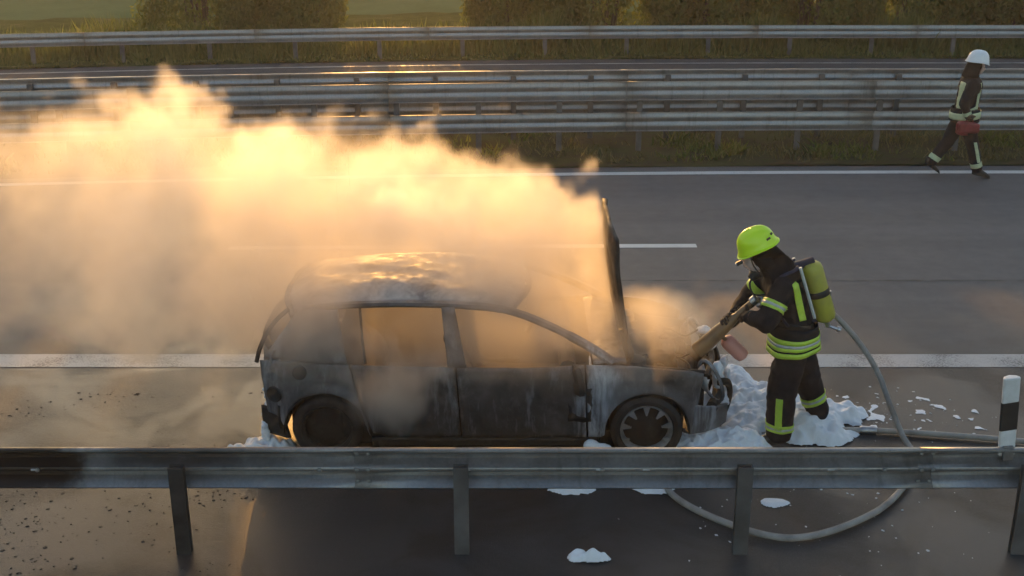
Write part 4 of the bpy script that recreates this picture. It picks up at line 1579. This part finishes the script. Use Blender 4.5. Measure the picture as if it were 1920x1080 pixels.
# ---------- far person walking right
B2 = (6.90, 18.08, 0.0)
F2 = empty('person', B2)
tag(F2, 'person in dark turnout gear and white helmet striding along the inner edge line', 'person')
V2 = Vector(B2)
J2 = {
    'pelvis': ((0.0, 0, 0.99), (0.155, 0.175)), 'spine': ((0.01, 0, 1.17), (0.145, 0.18)), 'chest': ((0.03, 0, 1.40), (0.155, 0.195)),
    'collar': ((0.035, 0, 1.52), (0.09, 0.12)), 'neck': ((0.045, 0, 1.60), (0.062, 0.062)), 'head': ((0.075, 0, 1.70), (0.088, 0.078)), 'crown': ((0.085, 0, 1.80), (0.085, 0.075)),
    'sh_n': ((-0.01, -0.20, 1.46), (0.085, 0.085)), 'el_n': ((-0.14, -0.27, 1.20), (0.070, 0.070)), 'wr_n': ((-0.05, -0.26, 1.0), (0.052, 0.052)),
    'sh_f': ((0.03, 0.19, 1.47), (0.085, 0.085)), 'el_f': ((0.05, 0.25, 1.19), (0.066, 0.066)), 'wr_f': ((0.13, 0.22, 1.0), (0.05, 0.05)),
    'hip_n': ((0.02, -0.10, 0.89), (0.12, 0.12)), 'thigh_n': ((0.075, -0.10, 0.71), (0.105, 0.105)), 'kn_n': ((0.14, -0.10, 0.52), (0.09, 0.088)), 'calf_n': ((0.20, -0.10, 0.33), (0.082, 0.08)), 'an_n': ((0.255, -0.10, 0.15), (0.075, 0.075)),
    'hip_f': ((-0.02, 0.10, 0.89), (0.12, 0.12)), 'thigh_f': ((-0.09, 0.11, 0.71), (0.105, 0.105)), 'kn_f': ((-0.17, 0.11, 0.52), (0.09, 0.088)), 'calf_f': ((-0.28, 0.12, 0.35), (0.08, 0.08)), 'an_f': ((-0.375, 0.12, 0.20), (0.074, 0.074)),
}
J2 = {k: (p, (r[0] * 1.14, r[1] * 1.12)) if k not in ('head', 'crown') else (p, r) for k, (p, r) in J2.items()}
bm2 = skin_body('body', J2, ED, 'pelvis', [M['cloth'], M['hood']], lambda c: 1 if c.z > 1.56 else 0, 0.018, 9, 0.007)
link(bpy.data.objects.new('body', bm2), F2)
mb = MB()
mb.grid(lambda u, v: (0.0 + (0.205 + 0.012 * v) * math.cos(2 * math.pi * u), (0.24 + 0.012 * v) * math.sin(2 * math.pi * u), 1.08 - 0.20 * v), 32, 5)
mb.build('jacket_hem', M['cloth'], F2, thick=0.008)
mb = MB()
mb.grid(lambda u, v: (0.0 + 0.224 * math.cos(2 * math.pi * u), 0.260 * math.sin(2 * math.pi * u), 1.03 - 0.10 * v + 0.02 * math.cos(2 * math.pi * u)), 32, 3)
mb.build('reflective_band', M['hiviz_dull'], F2, thick=0.003)
for xx in (0.10, -0.13):
    cut_band(bm2, [(Vector((xx - 0.024, 0, 0)), Vector((-1, 0, 0))), (Vector((xx + 0.024, 0, 0)), Vector((1, 0, 0))), (Vector((0, 0, 1.08)), Vector((0, 0, -1))), (Vector((0, 0, 1.48)), Vector((0, 0, 1)))],
             lambda c: -0.185 < c.y < -0.02, 0.007, M['hiviz_dull'], 'reflective_strip', F2, Z3)
dn_ = Vector((-0.055, 0, 0.18))
ring_band(bm2, (0.235, -0.10, 0.21), dn_, [(-0.035, 0.035)], lambda c: c.x > 0.08 and c.z < 0.6 and c.y < 0.0, [M['hiviz_dull']], F2, Z3)
cut_band(bm2, [(Vector((0.165, 0, 0.42)), Vector((-1, 0, -0.32))), (Vector((0.215, 0, 0.42)), Vector((1, 0, 0.32))), (Vector((0, 0, 0.26)), Vector((0, 0, -1))), (Vector((0, 0, 0.58)), Vector((0, 0, 1)))],
         lambda c: c.y < -0.11, 0.007, M['hiviz_dull'], 'reflective_strip', F2, Z3)
ring_band(bm2, (-0.335, 0.12, 0.27), (-0.095, 0, -0.15), [(-0.038, 0.038)], lambda c: c.x < -0.15 and c.z < 0.5, [M['hiviz_dull']], F2, Z3)
ring_band(bm2, (-0.065, -0.26, 1.035), (0.08, 0, -0.2), [(-0.03, 0.03)], lambda c: c.y < -0.17 and abs(c.x + 0.045) < 0.12, [M['hiviz_dull']], F2, Z3)
boot(V2 + Vector((0.265, -0.10, 0.13)), V2 + Vector((0.47, -0.11, 0.045)), F2, B2)
boot(V2 + Vector((-0.40, 0.12, 0.21)), V2 + Vector((-0.23, 0.11, 0.055)), F2, B2)
rot2 = frame((1.0, -0.08, -0.12))
HC2 = V2 + Vector((0.09, 0, 1.745))
face_mesh(HC2 + rot2 @ Vector((0.02, 0, -0.06)), rot2, F2, B2)
hm2 = helmet(F2, B2, HC2 + rot2 @ Vector((0, 0, 0.03)), rot2, M['helmet_white'], M['helmet_white'], slots=False)
mb = MB()
mb.box(HC2 - V2 + rot2 @ Vector((0.155, 0, 0.05)), (0.01, 0.06, 0.05), rot2)
mb.build('helmet_badge', M['silver'], hm2, False)
mb = MB()
mb.grid(lambda u, v: (HC2 + rot2 @ Vector((-0.14 * math.cos(-1.75 + 3.5 * u), 0.12 * math.sin(-1.75 + 3.5 * u), 0.02))).lerp(V2 + Vector((0.035 - 0.155 * math.cos(-1.75 + 3.5 * u), 0.165 * math.sin(-1.75 + 3.5 * u), 1.555)), v) - V2, 20, 6)
mb.build('neck_flap', M['hood'], F2, thick=0.006)
# red bag in the hand
BG = empty('red_bag', (6.875, 17.80, 0.73))
BG.scale = (0.85, 0.85, 0.85)
tag(BG, 'crumpled red bag carried at the hip of the white-helmeted person', 'bag')
mb = MB()
def bag(u, v):
    a = 2 * math.pi * u
    e = math.pi * (v - 0.5)
    pw = lambda q, k: math.copysign(abs(q) ** k, q)
    k = max(0.0, math.cos(e)) ** 0.35
    n_ = 1 + 0.10 * mnoise.noise((math.cos(a) * 2.2, math.sin(a) * 2.2, v * 4)) + 0.05 * mnoise.noise((math.cos(a) * 7, math.sin(a) * 7, v * 11))
    sag = -0.02 * math.cos(a * 2) * (1 - v)
    return (0.20 * pw(math.cos(a), 0.45) * k * n_ - 0.02 * v, 0.075 * pw(math.sin(a), 0.5) * k * n_, 0.115 + 0.105 * pw(math.sin(e), 0.5) * (1 - 0.18 * math.cos(a)) + sag)
mb.grid(bag, 40, 18)
mb.build('pouch', M['red_bag'], BG)
mb = MB()
mb.tube(spline([(-0.07, 0, 0.22), (-0.03, -0.01, 0.30), (0.02, -0.01, 0.30), (0.07, 0, 0.22)], 5), 0.011, 6)
mb.build('handle', M['red_bag'], BG)
grip_hand(Vector((6.868, 17.79, 0.975)), (1, 0, 0), 0.011, (0, -0.4, 0.9), V2 + Vector(J2['wr_n'][0]), M['glove'], 'glove', F2, B2)
grip_hand(V2 + Vector((0.165, 0.20, 0.93)), (0.3, -0.2, -0.9), 0.016, (0, 0.8, 0.2), V2 + Vector(J2['wr_f'][0]), M['glove'], 'glove', F2, B2)

# ------------------------------------------------------------------ hose, foam, delineator, debris
hp = [(1.945, 9.10, 1.315), (2.02, 9.20, 1.30), (2.08, 9.42, 1.17), (2.3, 9.52, 1.10), (2.52, 9.50, 1.12), (2.68, 9.40, 1.11), (2.92, 9.35, 0.87), (3.10, 9.30, 0.60), (3.22, 9.25, 0.32),
      (3.31, 9.12, 0.10), (3.34, 8.90, 0.033), (3.17, 8.48, 0.033), (2.72, 7.95, 0.033), (2.05, 7.62, 0.033), (1.50, 7.92, 0.033), (1.22, 8.38, 0.033),
      (1.42, 8.86, 0.033), (2.0, 9.22, 0.033), (2.9, 9.36, 0.033), (3.9, 9.24, 0.033), (5.2, 9.0, 0.033), (7.5, 8.9, 0.033)]
mb = MB()
hs = spline(hp, 10)
mb.tube(hs, 0.026, 12, flat=0.95)
tag(mb.build('fire_hose', M['hose']), 'pale grey fire hose looping over the wet road to the branch pipe', 'hose')
HO = bpy.data.objects['fire_hose']
for (i_) in (182, 12):
    cp = MB()
    d_ = (hs[i_ + 1] - hs[i_]).normalized()
    cp.tube([hs[i_] - d_ * 0.07, hs[i_] - d_ * 0.05, hs[i_] - d_ * 0.005, hs[i_] + d_ * 0.005, hs[i_] + d_ * 0.05, hs[i_] + d_ * 0.07], [0.030, 0.038, 0.036, 0.036, 0.038, 0.030], 12)
    cp.build('coupling', M['metal'], HO)


def foam(name, blobs, label, kind=None, voxel=0.022, disp=0.02, group=None, ragged=False):
    bm = bmesh.new()
    c0 = Vector((sum(b[0] for b in blobs) / len(blobs), sum(b[1] for b in blobs) / len(blobs), 0))
    for (x, y, z, rx, ry, rz) in blobs:
        r = bmesh.ops.create_icosphere(bm, subdivisions=2, radius=1.0)
        for v in r['verts']:
            v.co = Vector((v.co.x * rx + x, v.co.y * ry + y, v.co.z * rz + z)) - c0
    me = bpy.data.meshes.new(name)
    bm.to_mesh(me); bm.free()
    me.materials.append(M['foam'])
    o = link(bpy.data.objects.new(name, me))
    o.location = c0
    rm = o.modifiers.new('fuse', 'REMESH'); rm.mode = 'VOXEL'; rm.voxel_size = voxel; rm.use_smooth_shade = True
    sm = o.modifiers.new('smooth', 'SMOOTH'); sm.factor = 0.5; sm.iterations = 4
    tx = bpy.data.textures.new('foam_lumps', 'CLOUDS')
    tx.noise_scale = 0.05 if ragged else 0.11
    tx.noise_depth = 3
    dp = o.modifiers.new('lumps', 'DISPLACE'); dp.texture = tx; dp.strength = disp * 2; dp.mid_level = 0.5; dp.texture_coords = 'GLOBAL'
    tag(o, label, 'foam', group, kind)
    return o


rr = random.Random(5)
def cloud(n, x0, x1, y0, y1, r0, r1, hmax, hfun=None):
    out = []
    for _ in range(n):
        x, y = rr.uniform(x0, x1), rr.uniform(y0, y1)
        r = rr.uniform(r0, r1)
        h = (hfun(x, y) if hfun else hmax) * rr.uniform(0.6, 1.0)
        out.append((x, y, h * 0.35, r, r * 0.9, h * 0.65))
    return out


def foam_sheet(name, spots, label, H, res=0.02, kind=None, seed=0.0, rag=0.55):
    """slumped foam: a height field with ragged, thin edges"""
    x0 = min(q[0] - q[2] for q in spots) - 0.15; x1 = max(q[0] + q[2] for q in spots) + 0.15
    y0 = min(q[1] - q[3] for q in spots) - 0.15; y1 = max(q[1] + q[3] for q in spots) + 0.15
    nx, ny = int((x1 - x0) / res), int((y1 - y0) / res)
    cx, cy = (x0 + x1) / 2, (y0 + y1) / 2
    hh = {}
    for j in range(ny + 1):
        for i in range(nx + 1):
            x, y = x0 + i * res, y0 + j * res
            m = max(q[4] * (1 - ((x - q[0]) / q[2]) ** 2 - ((y - q[1]) / q[3]) ** 2) for q in spots)
            kf = 1.0 if H > 0.021 else 3.0
            n1 = mnoise.noise((x * 3.2 * kf + seed, y * 3.2 * kf, 0.3)) + 0.5 * mnoise.noise((x * 8 + seed, y * 8, 1.3)) + 0.3 * mnoise.noise((x * 19, y * 19 + seed, 2.1))
            t_ = m + rag * n1 * (0.75 if m > 0.5 else 1.0) - (0.0 if H > 0.021 else 0.21)
            if t_ <= 0.0:
                continue
            pill = 1 - abs(mnoise.noise((x * 4.3 + seed, y * 5.2, 5.0)))
            pl2 = 1 - abs(mnoise.noise((x * 10.5 + seed, y * 12.0, 9.0)))
            hh[i, j] = 0.003 + H * min(1.0, t_ * 0.95) ** 0.85 * (0.30 + 0.50 * pill ** 2.0 + 0.35 * pl2 ** 2.5) + 0.05 * H * mnoise.noise((x * 30, y * 30, 3))
    idx, mb = {}, MB()
    V_, F_ = [], []
    def vid(i, j, top):
        k = (i, j, top)
        if k not in idx:
            edge = any((i + a_, j + b_) not in hh for a_ in (-1, 0, 1) for b_ in (-1, 0, 1))
            jx, jy = (0.35 * res * mnoise.noise((i * 1.7, j * 1.3, 0)), 0.35 * res * mnoise.noise((i * 1.1, j * 1.9, 7)))
            z = 0.001 if not top else (min(hh[i, j], 0.012) if edge else max(0.006, hh[i, j]))
            idx[k] = len(V_); V_.append((x0 + i * res + jx - cx, y0 + j * res + jy - cy, z))
        return idx[k]
    for (i, j) in list(hh):
        if (i + 1, j) in hh and (i, j + 1) in hh and (i + 1, j + 1) in hh:
            F_.append((vid(i, j, True), vid(i + 1, j, True), vid(i + 1, j + 1, True), vid(i, j + 1, True)))
    mb.add(V_, F_)
    o = mb.build(name, M['foam'], None)
    o.location = (cx, cy, 0)
    ss = o.modifiers.new('soft', 'SUBSURF'); ss.levels = 1; ss.render_levels = 1
    tag(o, label, 'foam', kind=kind)
    return o


foam_sheet('foam_heap', [(2.2, 9.85, 0.55, 0.62, 1.2), (1.75, 8.98, 0.50, 0.30, 1.1), (2.05, 10.3, 0.30, 0.35, 1.0), (2.6, 9.45, 0.42, 0.36, 1.1), (2.75, 9.6, 0.45, 0.25, 0.7)],
           'big heap of white foam round the front of the burnt car', 0.20, 0.018, 'stuff', 1.0, 0.62)
foam_sheet('foam_heap', [(-2.08, 9.05, 0.24, 0.42, 1.0), (-2.25, 8.95, 0.2, 0.2, 0.6)], 'ragged white foam on the road under the tail of the burnt car', 0.15, 0.015, 'stuff', 4.0, 0.9)
foam('foam_clots', [(-2.045 - 0.02 * rr.random(), 8.95 + 0.35 * rr.random(), 0.16 + 0.40 * rr.random() ** 1.4, 0.02 + 0.015 * rr.random(), 0.03 + 0.03 * rr.random(), 0.02 + 0.05 * rr.random()) for _ in range(26)],
     'clots of foam stuck on the rear corner of the burnt car', 'stuff', 0.010, 0.03, ragged=True)
foam_sheet('foam_patch', [(0.47, 7.40, 0.085, 0.075, 1.1), (0.58, 7.375, 0.11, 0.05, 1.0), (0.66, 7.38, 0.06, 0.035, 0.8)], 'small white blob of foam lying alone nearest the camera', 0.10, 0.008, None, 7.0, 0.45)
foam_sheet('foam_patch', [(0.45, 8.38, 0.20, 0.12, 1.0)], 'foam patch seen under the barrier beside its middle post', 0.06, 0.012, None, 2.5, 0.6)
foam_sheet('foam_patch', [(1.12, 8.39, 0.16, 0.09, 1.0)], 'foam patch touching the left end of the hose loop', 0.05, 0.012, None, 3.5, 0.6)
foam_sheet('foam_patch', [(2.03, 8.17, 0.11, 0.07, 1.0)], 'little foam patch inside the hose loop', 0.025, 0.009, None, 5.5, 0.8)
foam_sheet('foam_puddle', [(3.3, 9.78, 0.60, 0.20, 0.04), (3.12, 9.95, 0.35, 0.16, 0.03), (3.75, 9.62, 0.3, 0.1, 0.02)], 'thin broken foam film on the road right of the hose', 0.02, 0.009, 'stuff', 8.5, 0.45)
st = []
for k in range(9):
    st.append((0.62 + 0.16 * rr.random(), 8.75 + 0.03 * rr.random(), 0.03 + 0.02 * k * rr.random(), 0.07, 0.05, 0.06))
foam('foam_puddle', st, 'little foam heap on the ground just behind the front wheel', None, 0.014, 0.016)
fr = [(1.72, 9.20, 0.66, 0.05, 0.06, 0.09), (1.74, 9.25, 0.56, 0.05, 0.07, 0.08), (1.82, 9.45, 0.44, 0.05, 0.10, 0.08), (1.80, 9.3, 0.36, 0.06, 0.10, 0.07), (1.70, 9.9, 0.74, 0.07, 0.08, 0.05),
      (1.70, 9.55, 0.755, 0.06, 0.08, 0.035), (1.83, 9.6, 0.3, 0.06, 0.12, 0.09), (1.81, 9.38, 0.66, 0.03, 0.05, 0.07), (1.84, 9.42, 0.54, 0.025, 0.05, 0.06)]
foam('foam_clots', fr, 'clots of foam on the bare front of the burnt car', 'stuff', 0.012, 0.03, ragged=True)

# delineator post clipped on the near barrier
DL = empty('delineator_post', (3.505, 7.60, 0.76))
tag(DL, 'white roadside marker post with black band, fixed on the near barrier', 'marker post')
out = [(-0.055, -0.02), (0.055, -0.02), (0.06, 0.0), (0.045, 0.03), (0.0, 0.05), (-0.045, 0.03), (-0.06, 0.0)]
mb = MB()
mb.prism(out, 0.60, 'z', (0, 0, -0.03))
for i in range(7, 14):
    a, b, c = mb.v[i]
    mb.v[i] = (a, b, c + a * 0.06)
po = mb.build('post_body', M['white_plastic'], DL, False)
bv = po.modifiers.new('round', 'BEVEL'); bv.width = 0.008; bv.segments = 2
mb = MB()
mb.prism([(x * 1.03, y * 1.08) for x, y in out], 0.215, 'z', (0, 0, 0.17))
mb.v = [(a, b, c + a * 0.10) for a, b, c in mb.v]
mb.build('black_band', M['black_plastic'], DL, False)
mb = MB()
mb.box((0.0, 0.052, 0.28), (0.045, 0.008, 0.17))
mb.build('reflector', M['reflector'], DL, False)
mb = MB()
mb.box((0.0, -0.035, 0.0), (0.07, 0.03, 0.10))
mb.build('clamp', M['steel'], DL, False)
DL.rotation_euler = (0, R(-4.0), 0)


def flakes(name, label, n, sampler, size, mat, hmax, seed):
    r_ = random.Random(seed)
    mb = MB()
    for _ in range(n):
        x, y = sampler(r_)
        k = r_.randint(4, 6)
        s = size * r_.uniform(0.4, 1.6) ** 1.6
        a0 = r_.uniform(0, 6.28)
        el = r_.uniform(0.35, 1.0)
        ca, sa = math.cos(a0), math.sin(a0)
        base, top = [], []
        h = hmax * r_.uniform(0.3, 1.0)
        for j in range(k):
            a = 2 * math.pi * j / k
            q = s * r_.uniform(0.6, 1.2)
            dx, dy = q * math.cos(a), q * el * math.sin(a)
            X_, Y_ = x + dx * ca - dy * sa, y + dx * sa + dy * ca
            base.append((X_, Y_, 0.001)); top.append((x + (X_ - x) * 0.7, y + (Y_ - y) * 0.7, h * r_.uniform(0.6, 1.2)))
        mb.add(base + top, [tuple(range(k, 2 * k))] + [(j, (j + 1) % k, (j + 1) % k + k, j + k) for j in range(k)])
    o = mb.build(name, mat, smooth=False)
    tag(o, label, 'debris', kind='stuff')
    return o


M['ash_flake'] = simple('ash_flake', (0.012, 0.011, 0.011), (0.035, 0.033, 0.032), 5.0, 0.8, obj=False)
M['foam_fleck'] = simple('foam_fleck', (0.7, 0.72, 0.75), (0.55, 0.57, 0.6), 9.0, 0.8, obj=False)
def s_ash(r_):
    while True:
        x, y = r_.uniform(-4.6, -1.3), r_.uniform(6.6, 10.2)
        if mnoise.noise((x * 1.1, y * 1.4, 0.5)) + 0.35 * (1 if y < 8.5 and x < -2 else -0.1) > r_.uniform(-0.1, 0.7):
            return x, y
flakes('ash_flakes', 'black ash flakes scattered on the wet road behind the car', 800, s_ash, 0.010, M['ash_flake'], 0.006, 3)
def s_fleck(r_):
    t_ = r_.random()
    if t_ < 0.30:
        a = r_.gauss(0, 1); return 3.3 + 0.35 * a, 9.75 + 0.16 * r_.gauss(0, 1)
    if t_ < 0.6:
        return r_.uniform(1.2, 4.5), r_.uniform(7.0, 10.4)
    return r_.gauss(2.3, 0.6), r_.gauss(8.6, 0.6)
flakes('foam_flecks', 'white foam flecks scattered on the wet road', 260, s_fleck, 0.009, M['foam_fleck'], 0.006, 4)

# ------------------------------------------------------------------ plants
def leaf_crown(seed, w, d, h, n, z0=0.0, leaf=0.075):
    """many leaf-sized faces in clumps through the crown's volume"""
    rg = np.random.default_rng(seed)
    nc = 64
    cl = []
    while len(cl) < nc:
        p = rg.uniform(-1, 1, 3)
        r = (np.abs(p) ** 3.6).sum() ** (1 / 3.6)
        if r < 0.96 and (r > 0.45 or rg.random() < 0.25):
            cl.append(p)
    cl = np.array(cl)
    cr = rg.uniform(0.16, 0.34, nc)
    k = rg.integers(0, nc, n)
    off = rg.normal(0, 1, (n, 3))
    off /= np.linalg.norm(off, axis=1)[:, None] + 1e-6
    off *= (rg.random(n) ** 0.5)[:, None]
    P = cl[k] + off * cr[k][:, None]
    P = P * np.array([w / 2, d / 2, h * 0.62]) + np.array([0, 0, h * 0.38])
    P[:, 2] = np.abs(P[:, 2]) + 0.02
    a = rg.normal(0, 1, (n, 3)); a /= np.linalg.norm(a, axis=1)[:, None]
    b = np.cross(a, rg.normal(0, 1, (n, 3))); b /= np.linalg.norm(b, axis=1)[:, None]
    s = leaf * rg.uniform(0.6, 1.4, n)[:, None]
    V = np.empty((n, 4, 3), np.float32)
    V[:, 0], V[:, 1], V[:, 2], V[:, 3] = P - a * s, P + b * s * 0.45, P + a * s, P - b * s * 0.45
    return V.reshape(-1, 3)


def quads_mesh(name, V, mat):
    me = bpy.data.meshes.new(name)
    n = len(V) // 4
    me.vertices.add(n * 4); me.vertices.foreach_set('co', V.astype(np.float32).ravel())
    me.loops.add(n * 4); me.loops.foreach_set('vertex_index', np.arange(n * 4, dtype=np.int32))
    me.polygons.add(n)
    me.polygons.foreach_set('loop_start', np.arange(0, n * 4, 4, dtype=np.int32))
    me.polygons.foreach_set('loop_total', np.full(n, 4, dtype=np.int32))
    me.materials.append(mat)
    me.update(calc_edges=True)
    return me


def stems(seed, w, h):
    rg = random.Random(seed)
    mb = MB()
    for k in range(9):
        a = rg.uniform(0, 6.28); r0 = rg.uniform(0, 0.12) * w
        e = rg.uniform(0.25, 0.42) * w
        p0 = Vector((r0 * math.cos(a), r0 * math.sin(a), -0.1))
        p1 = p0 + Vector((0.3 * e * math.cos(a), 0.3 * e * math.sin(a), h * 0.35))
        p2 = Vector((e * math.cos(a + 0.3), e * math.sin(a + 0.3), h * rg.uniform(0.6, 0.85)))
        mb.tube(spline([p0, p1, p2], 5), [0.06 * (1 - 0.085 * i) for i in range(11)], 6)
    return mb.mesh('stems', M['bark'])


CROWNS = [quads_mesh('crown', leaf_crown(31 + k, 4.6, 3.4, 5.0, 26000, -0.25), M['leaf']) for k in range(3)]
STEMS = [stems(3 + k, 4.6, 5.0) for k in range(2)]
BG_ = 'bushes behind the farthest barrier'
bush_spots = [  # x, y, scale xy, scale z, label
    (-8.2, 33.4, 0.70, 1.10, 'leftmost dark green bush behind the farthest barrier'),
    (-5.70, 33.9, 0.72, 1.14, 'dense dark bush left of the gap showing the field'),
    (-0.1, 34.2, 0.72, 1.20, 'sun-edged bush just right of the gap showing the field'),
    (2.6, 33.6, 0.90, 1.25, 'second bush right of the gap behind the farthest barrier'),
    (5.2, 33.9, 0.95, 1.35, 'third bush right of the gap behind the farthest barrier'),
    (8.0, 33.5, 1.00, 1.40, 'fourth bush right of the gap behind the farthest barrier'),
    (10.9, 33.8, 1.00, 1.40, 'fifth bush right of the gap, above the white-helmeted person'),
    (14.0, 33.6, 1.00, 1.40, 'rightmost bush behind the farthest barrier'),
]
for k, (x, y, sx, sz, lab) in enumerate(bush_spots):
    r_ = empty('bush', B(x, y, 0.0), k * 1.1)
    r_.scale = (sx, sx, sz)
    tag(r_, lab, 'bush', BG_)
    link(bpy.data.objects.new('crown', CROWNS[k % 3]), r_)
    link(bpy.data.objects.new('stems', STEMS[k % 2]), r_)


def grass(name, label, n, sampler, h0, h1, mat, seed, lean=0.45, wdt=0.012):
    rg = np.random.default_rng(seed)
    V = np.empty((n, 4, 3), np.float32)
    i = 0
    while i < n:
        q = sampler(rg)
        if q is None:
            continue
        x, y, hs_ = q
        h = rg.uniform(h0, h1) * hs_
        a = rg.uniform(0, 6.283)
        l = rg.normal(0, lean, 2) * h
        w = wdt * rg.uniform(0.6, 1.3)
        dx, dy = w * math.cos(a), w * math.sin(a)
        p = np.array(B(x, y, -0.01))
        V[i, 0] = p + (-dx, -dy, 0); V[i, 1] = p + (dx, dy, 0)
        V[i, 2] = p + (l[0] * 0.6 + dx * 0.5, l[1] * 0.6 + dy * 0.5, h * 0.7)
        V[i, 3] = p + (l[0], l[1], h)
        i += 1
    o = link(bpy.data.objects.new(name, quads_mesh(name, V.reshape(-1, 3), mat)))
    tag(o, label, 'grass', kind='stuff')
    return o


def s_med(rg):
    x, y = rg.uniform(-12, 12), rg.uniform(18.95, 21.9)
    k = mnoise.noise((x * 0.7, y * 0.9, 2.0)) + 0.4 * mnoise.noise((x * 2.5, y * 2.5, 1))
    if k < rg.uniform(-0.35, 0.35):
        return None
    return x, y, 0.7 + 0.6 * max(0, k)
grass('reservation_grass', 'sparse weeds and grass under the central barriers', 7000, s_med, 0.05, 0.20, M['grass_dry'], 1)
grass('reservation_weeds', 'green weeds in the central reservation', 4500, lambda rg: (lambda q: q if q and mnoise.noise((q[0] * 0.5, q[1] * 0.6, 8.0)) > 0.1 else None)(s_med(rg)), 0.08, 0.28, M['grass'], 2, 0.5, 0.016)
def s_verge(rg):
    x, y = rg.uniform(-18, 17), rg.uniform(29.25, 33.0)
    k = mnoise.noise((x * 0.4, y * 0.6, 5.0))
    if k < rg.uniform(-0.6, 0.15):
        return None
    return x, y, (0.35 if y < 29.6 else 0.6 + 0.6 * max(0, k))
grass('verge_grass', 'rough grass growing along the farthest barrier', 26000, s_verge, 0.15, 0.50, M['grass'], 4, 0.35, 0.02)
def s_tall(rg):
    x = rg.uniform(-18, 12)
    y = rg.uniform(29.8, 32.0)
    k = mnoise.noise((x * 0.55, 0.0, 3.0))
    if k < rg.uniform(-0.3, 0.5):
        return None
    return x, y, 0.7 + 0.7 * max(0, k)
grass('tall_weeds', 'tall pale weeds standing behind the farthest barrier', 5000, s_tall, 0.5, 1.05, M['grass'], 6, 0.18, 0.028)

smoke()

# thin sunlit smoke haze hanging over the whole place
hz = MB()
hz.box((0, 25, 4.5), (160, 110, 11.2))
ho = hz.build('haze', None, smooth=False)
ho.data.materials.clear()
hm = bpy.data.materials.new('haze')
hm.use_nodes = True
hm.node_tree.nodes.clear()
hv = N(hm.node_tree, 'ShaderNodeVolumePrincipled')
hv.inputs['Color'].default_value = (0.95, 0.94, 0.93, 1)
hv.inputs['Density'].default_value = 0.0009
hv.inputs['Anisotropy'].default_value = 0.5
hmo = N(hm.node_tree, 'ShaderNodeOutputMaterial')
hm.node_tree.links.new(hv.outputs[0], hmo.inputs['Volume'])
ho.data.materials.append(hm)
tag(ho, 'thin sunlit haze hanging over the motorway', 'haze', kind='stuff')
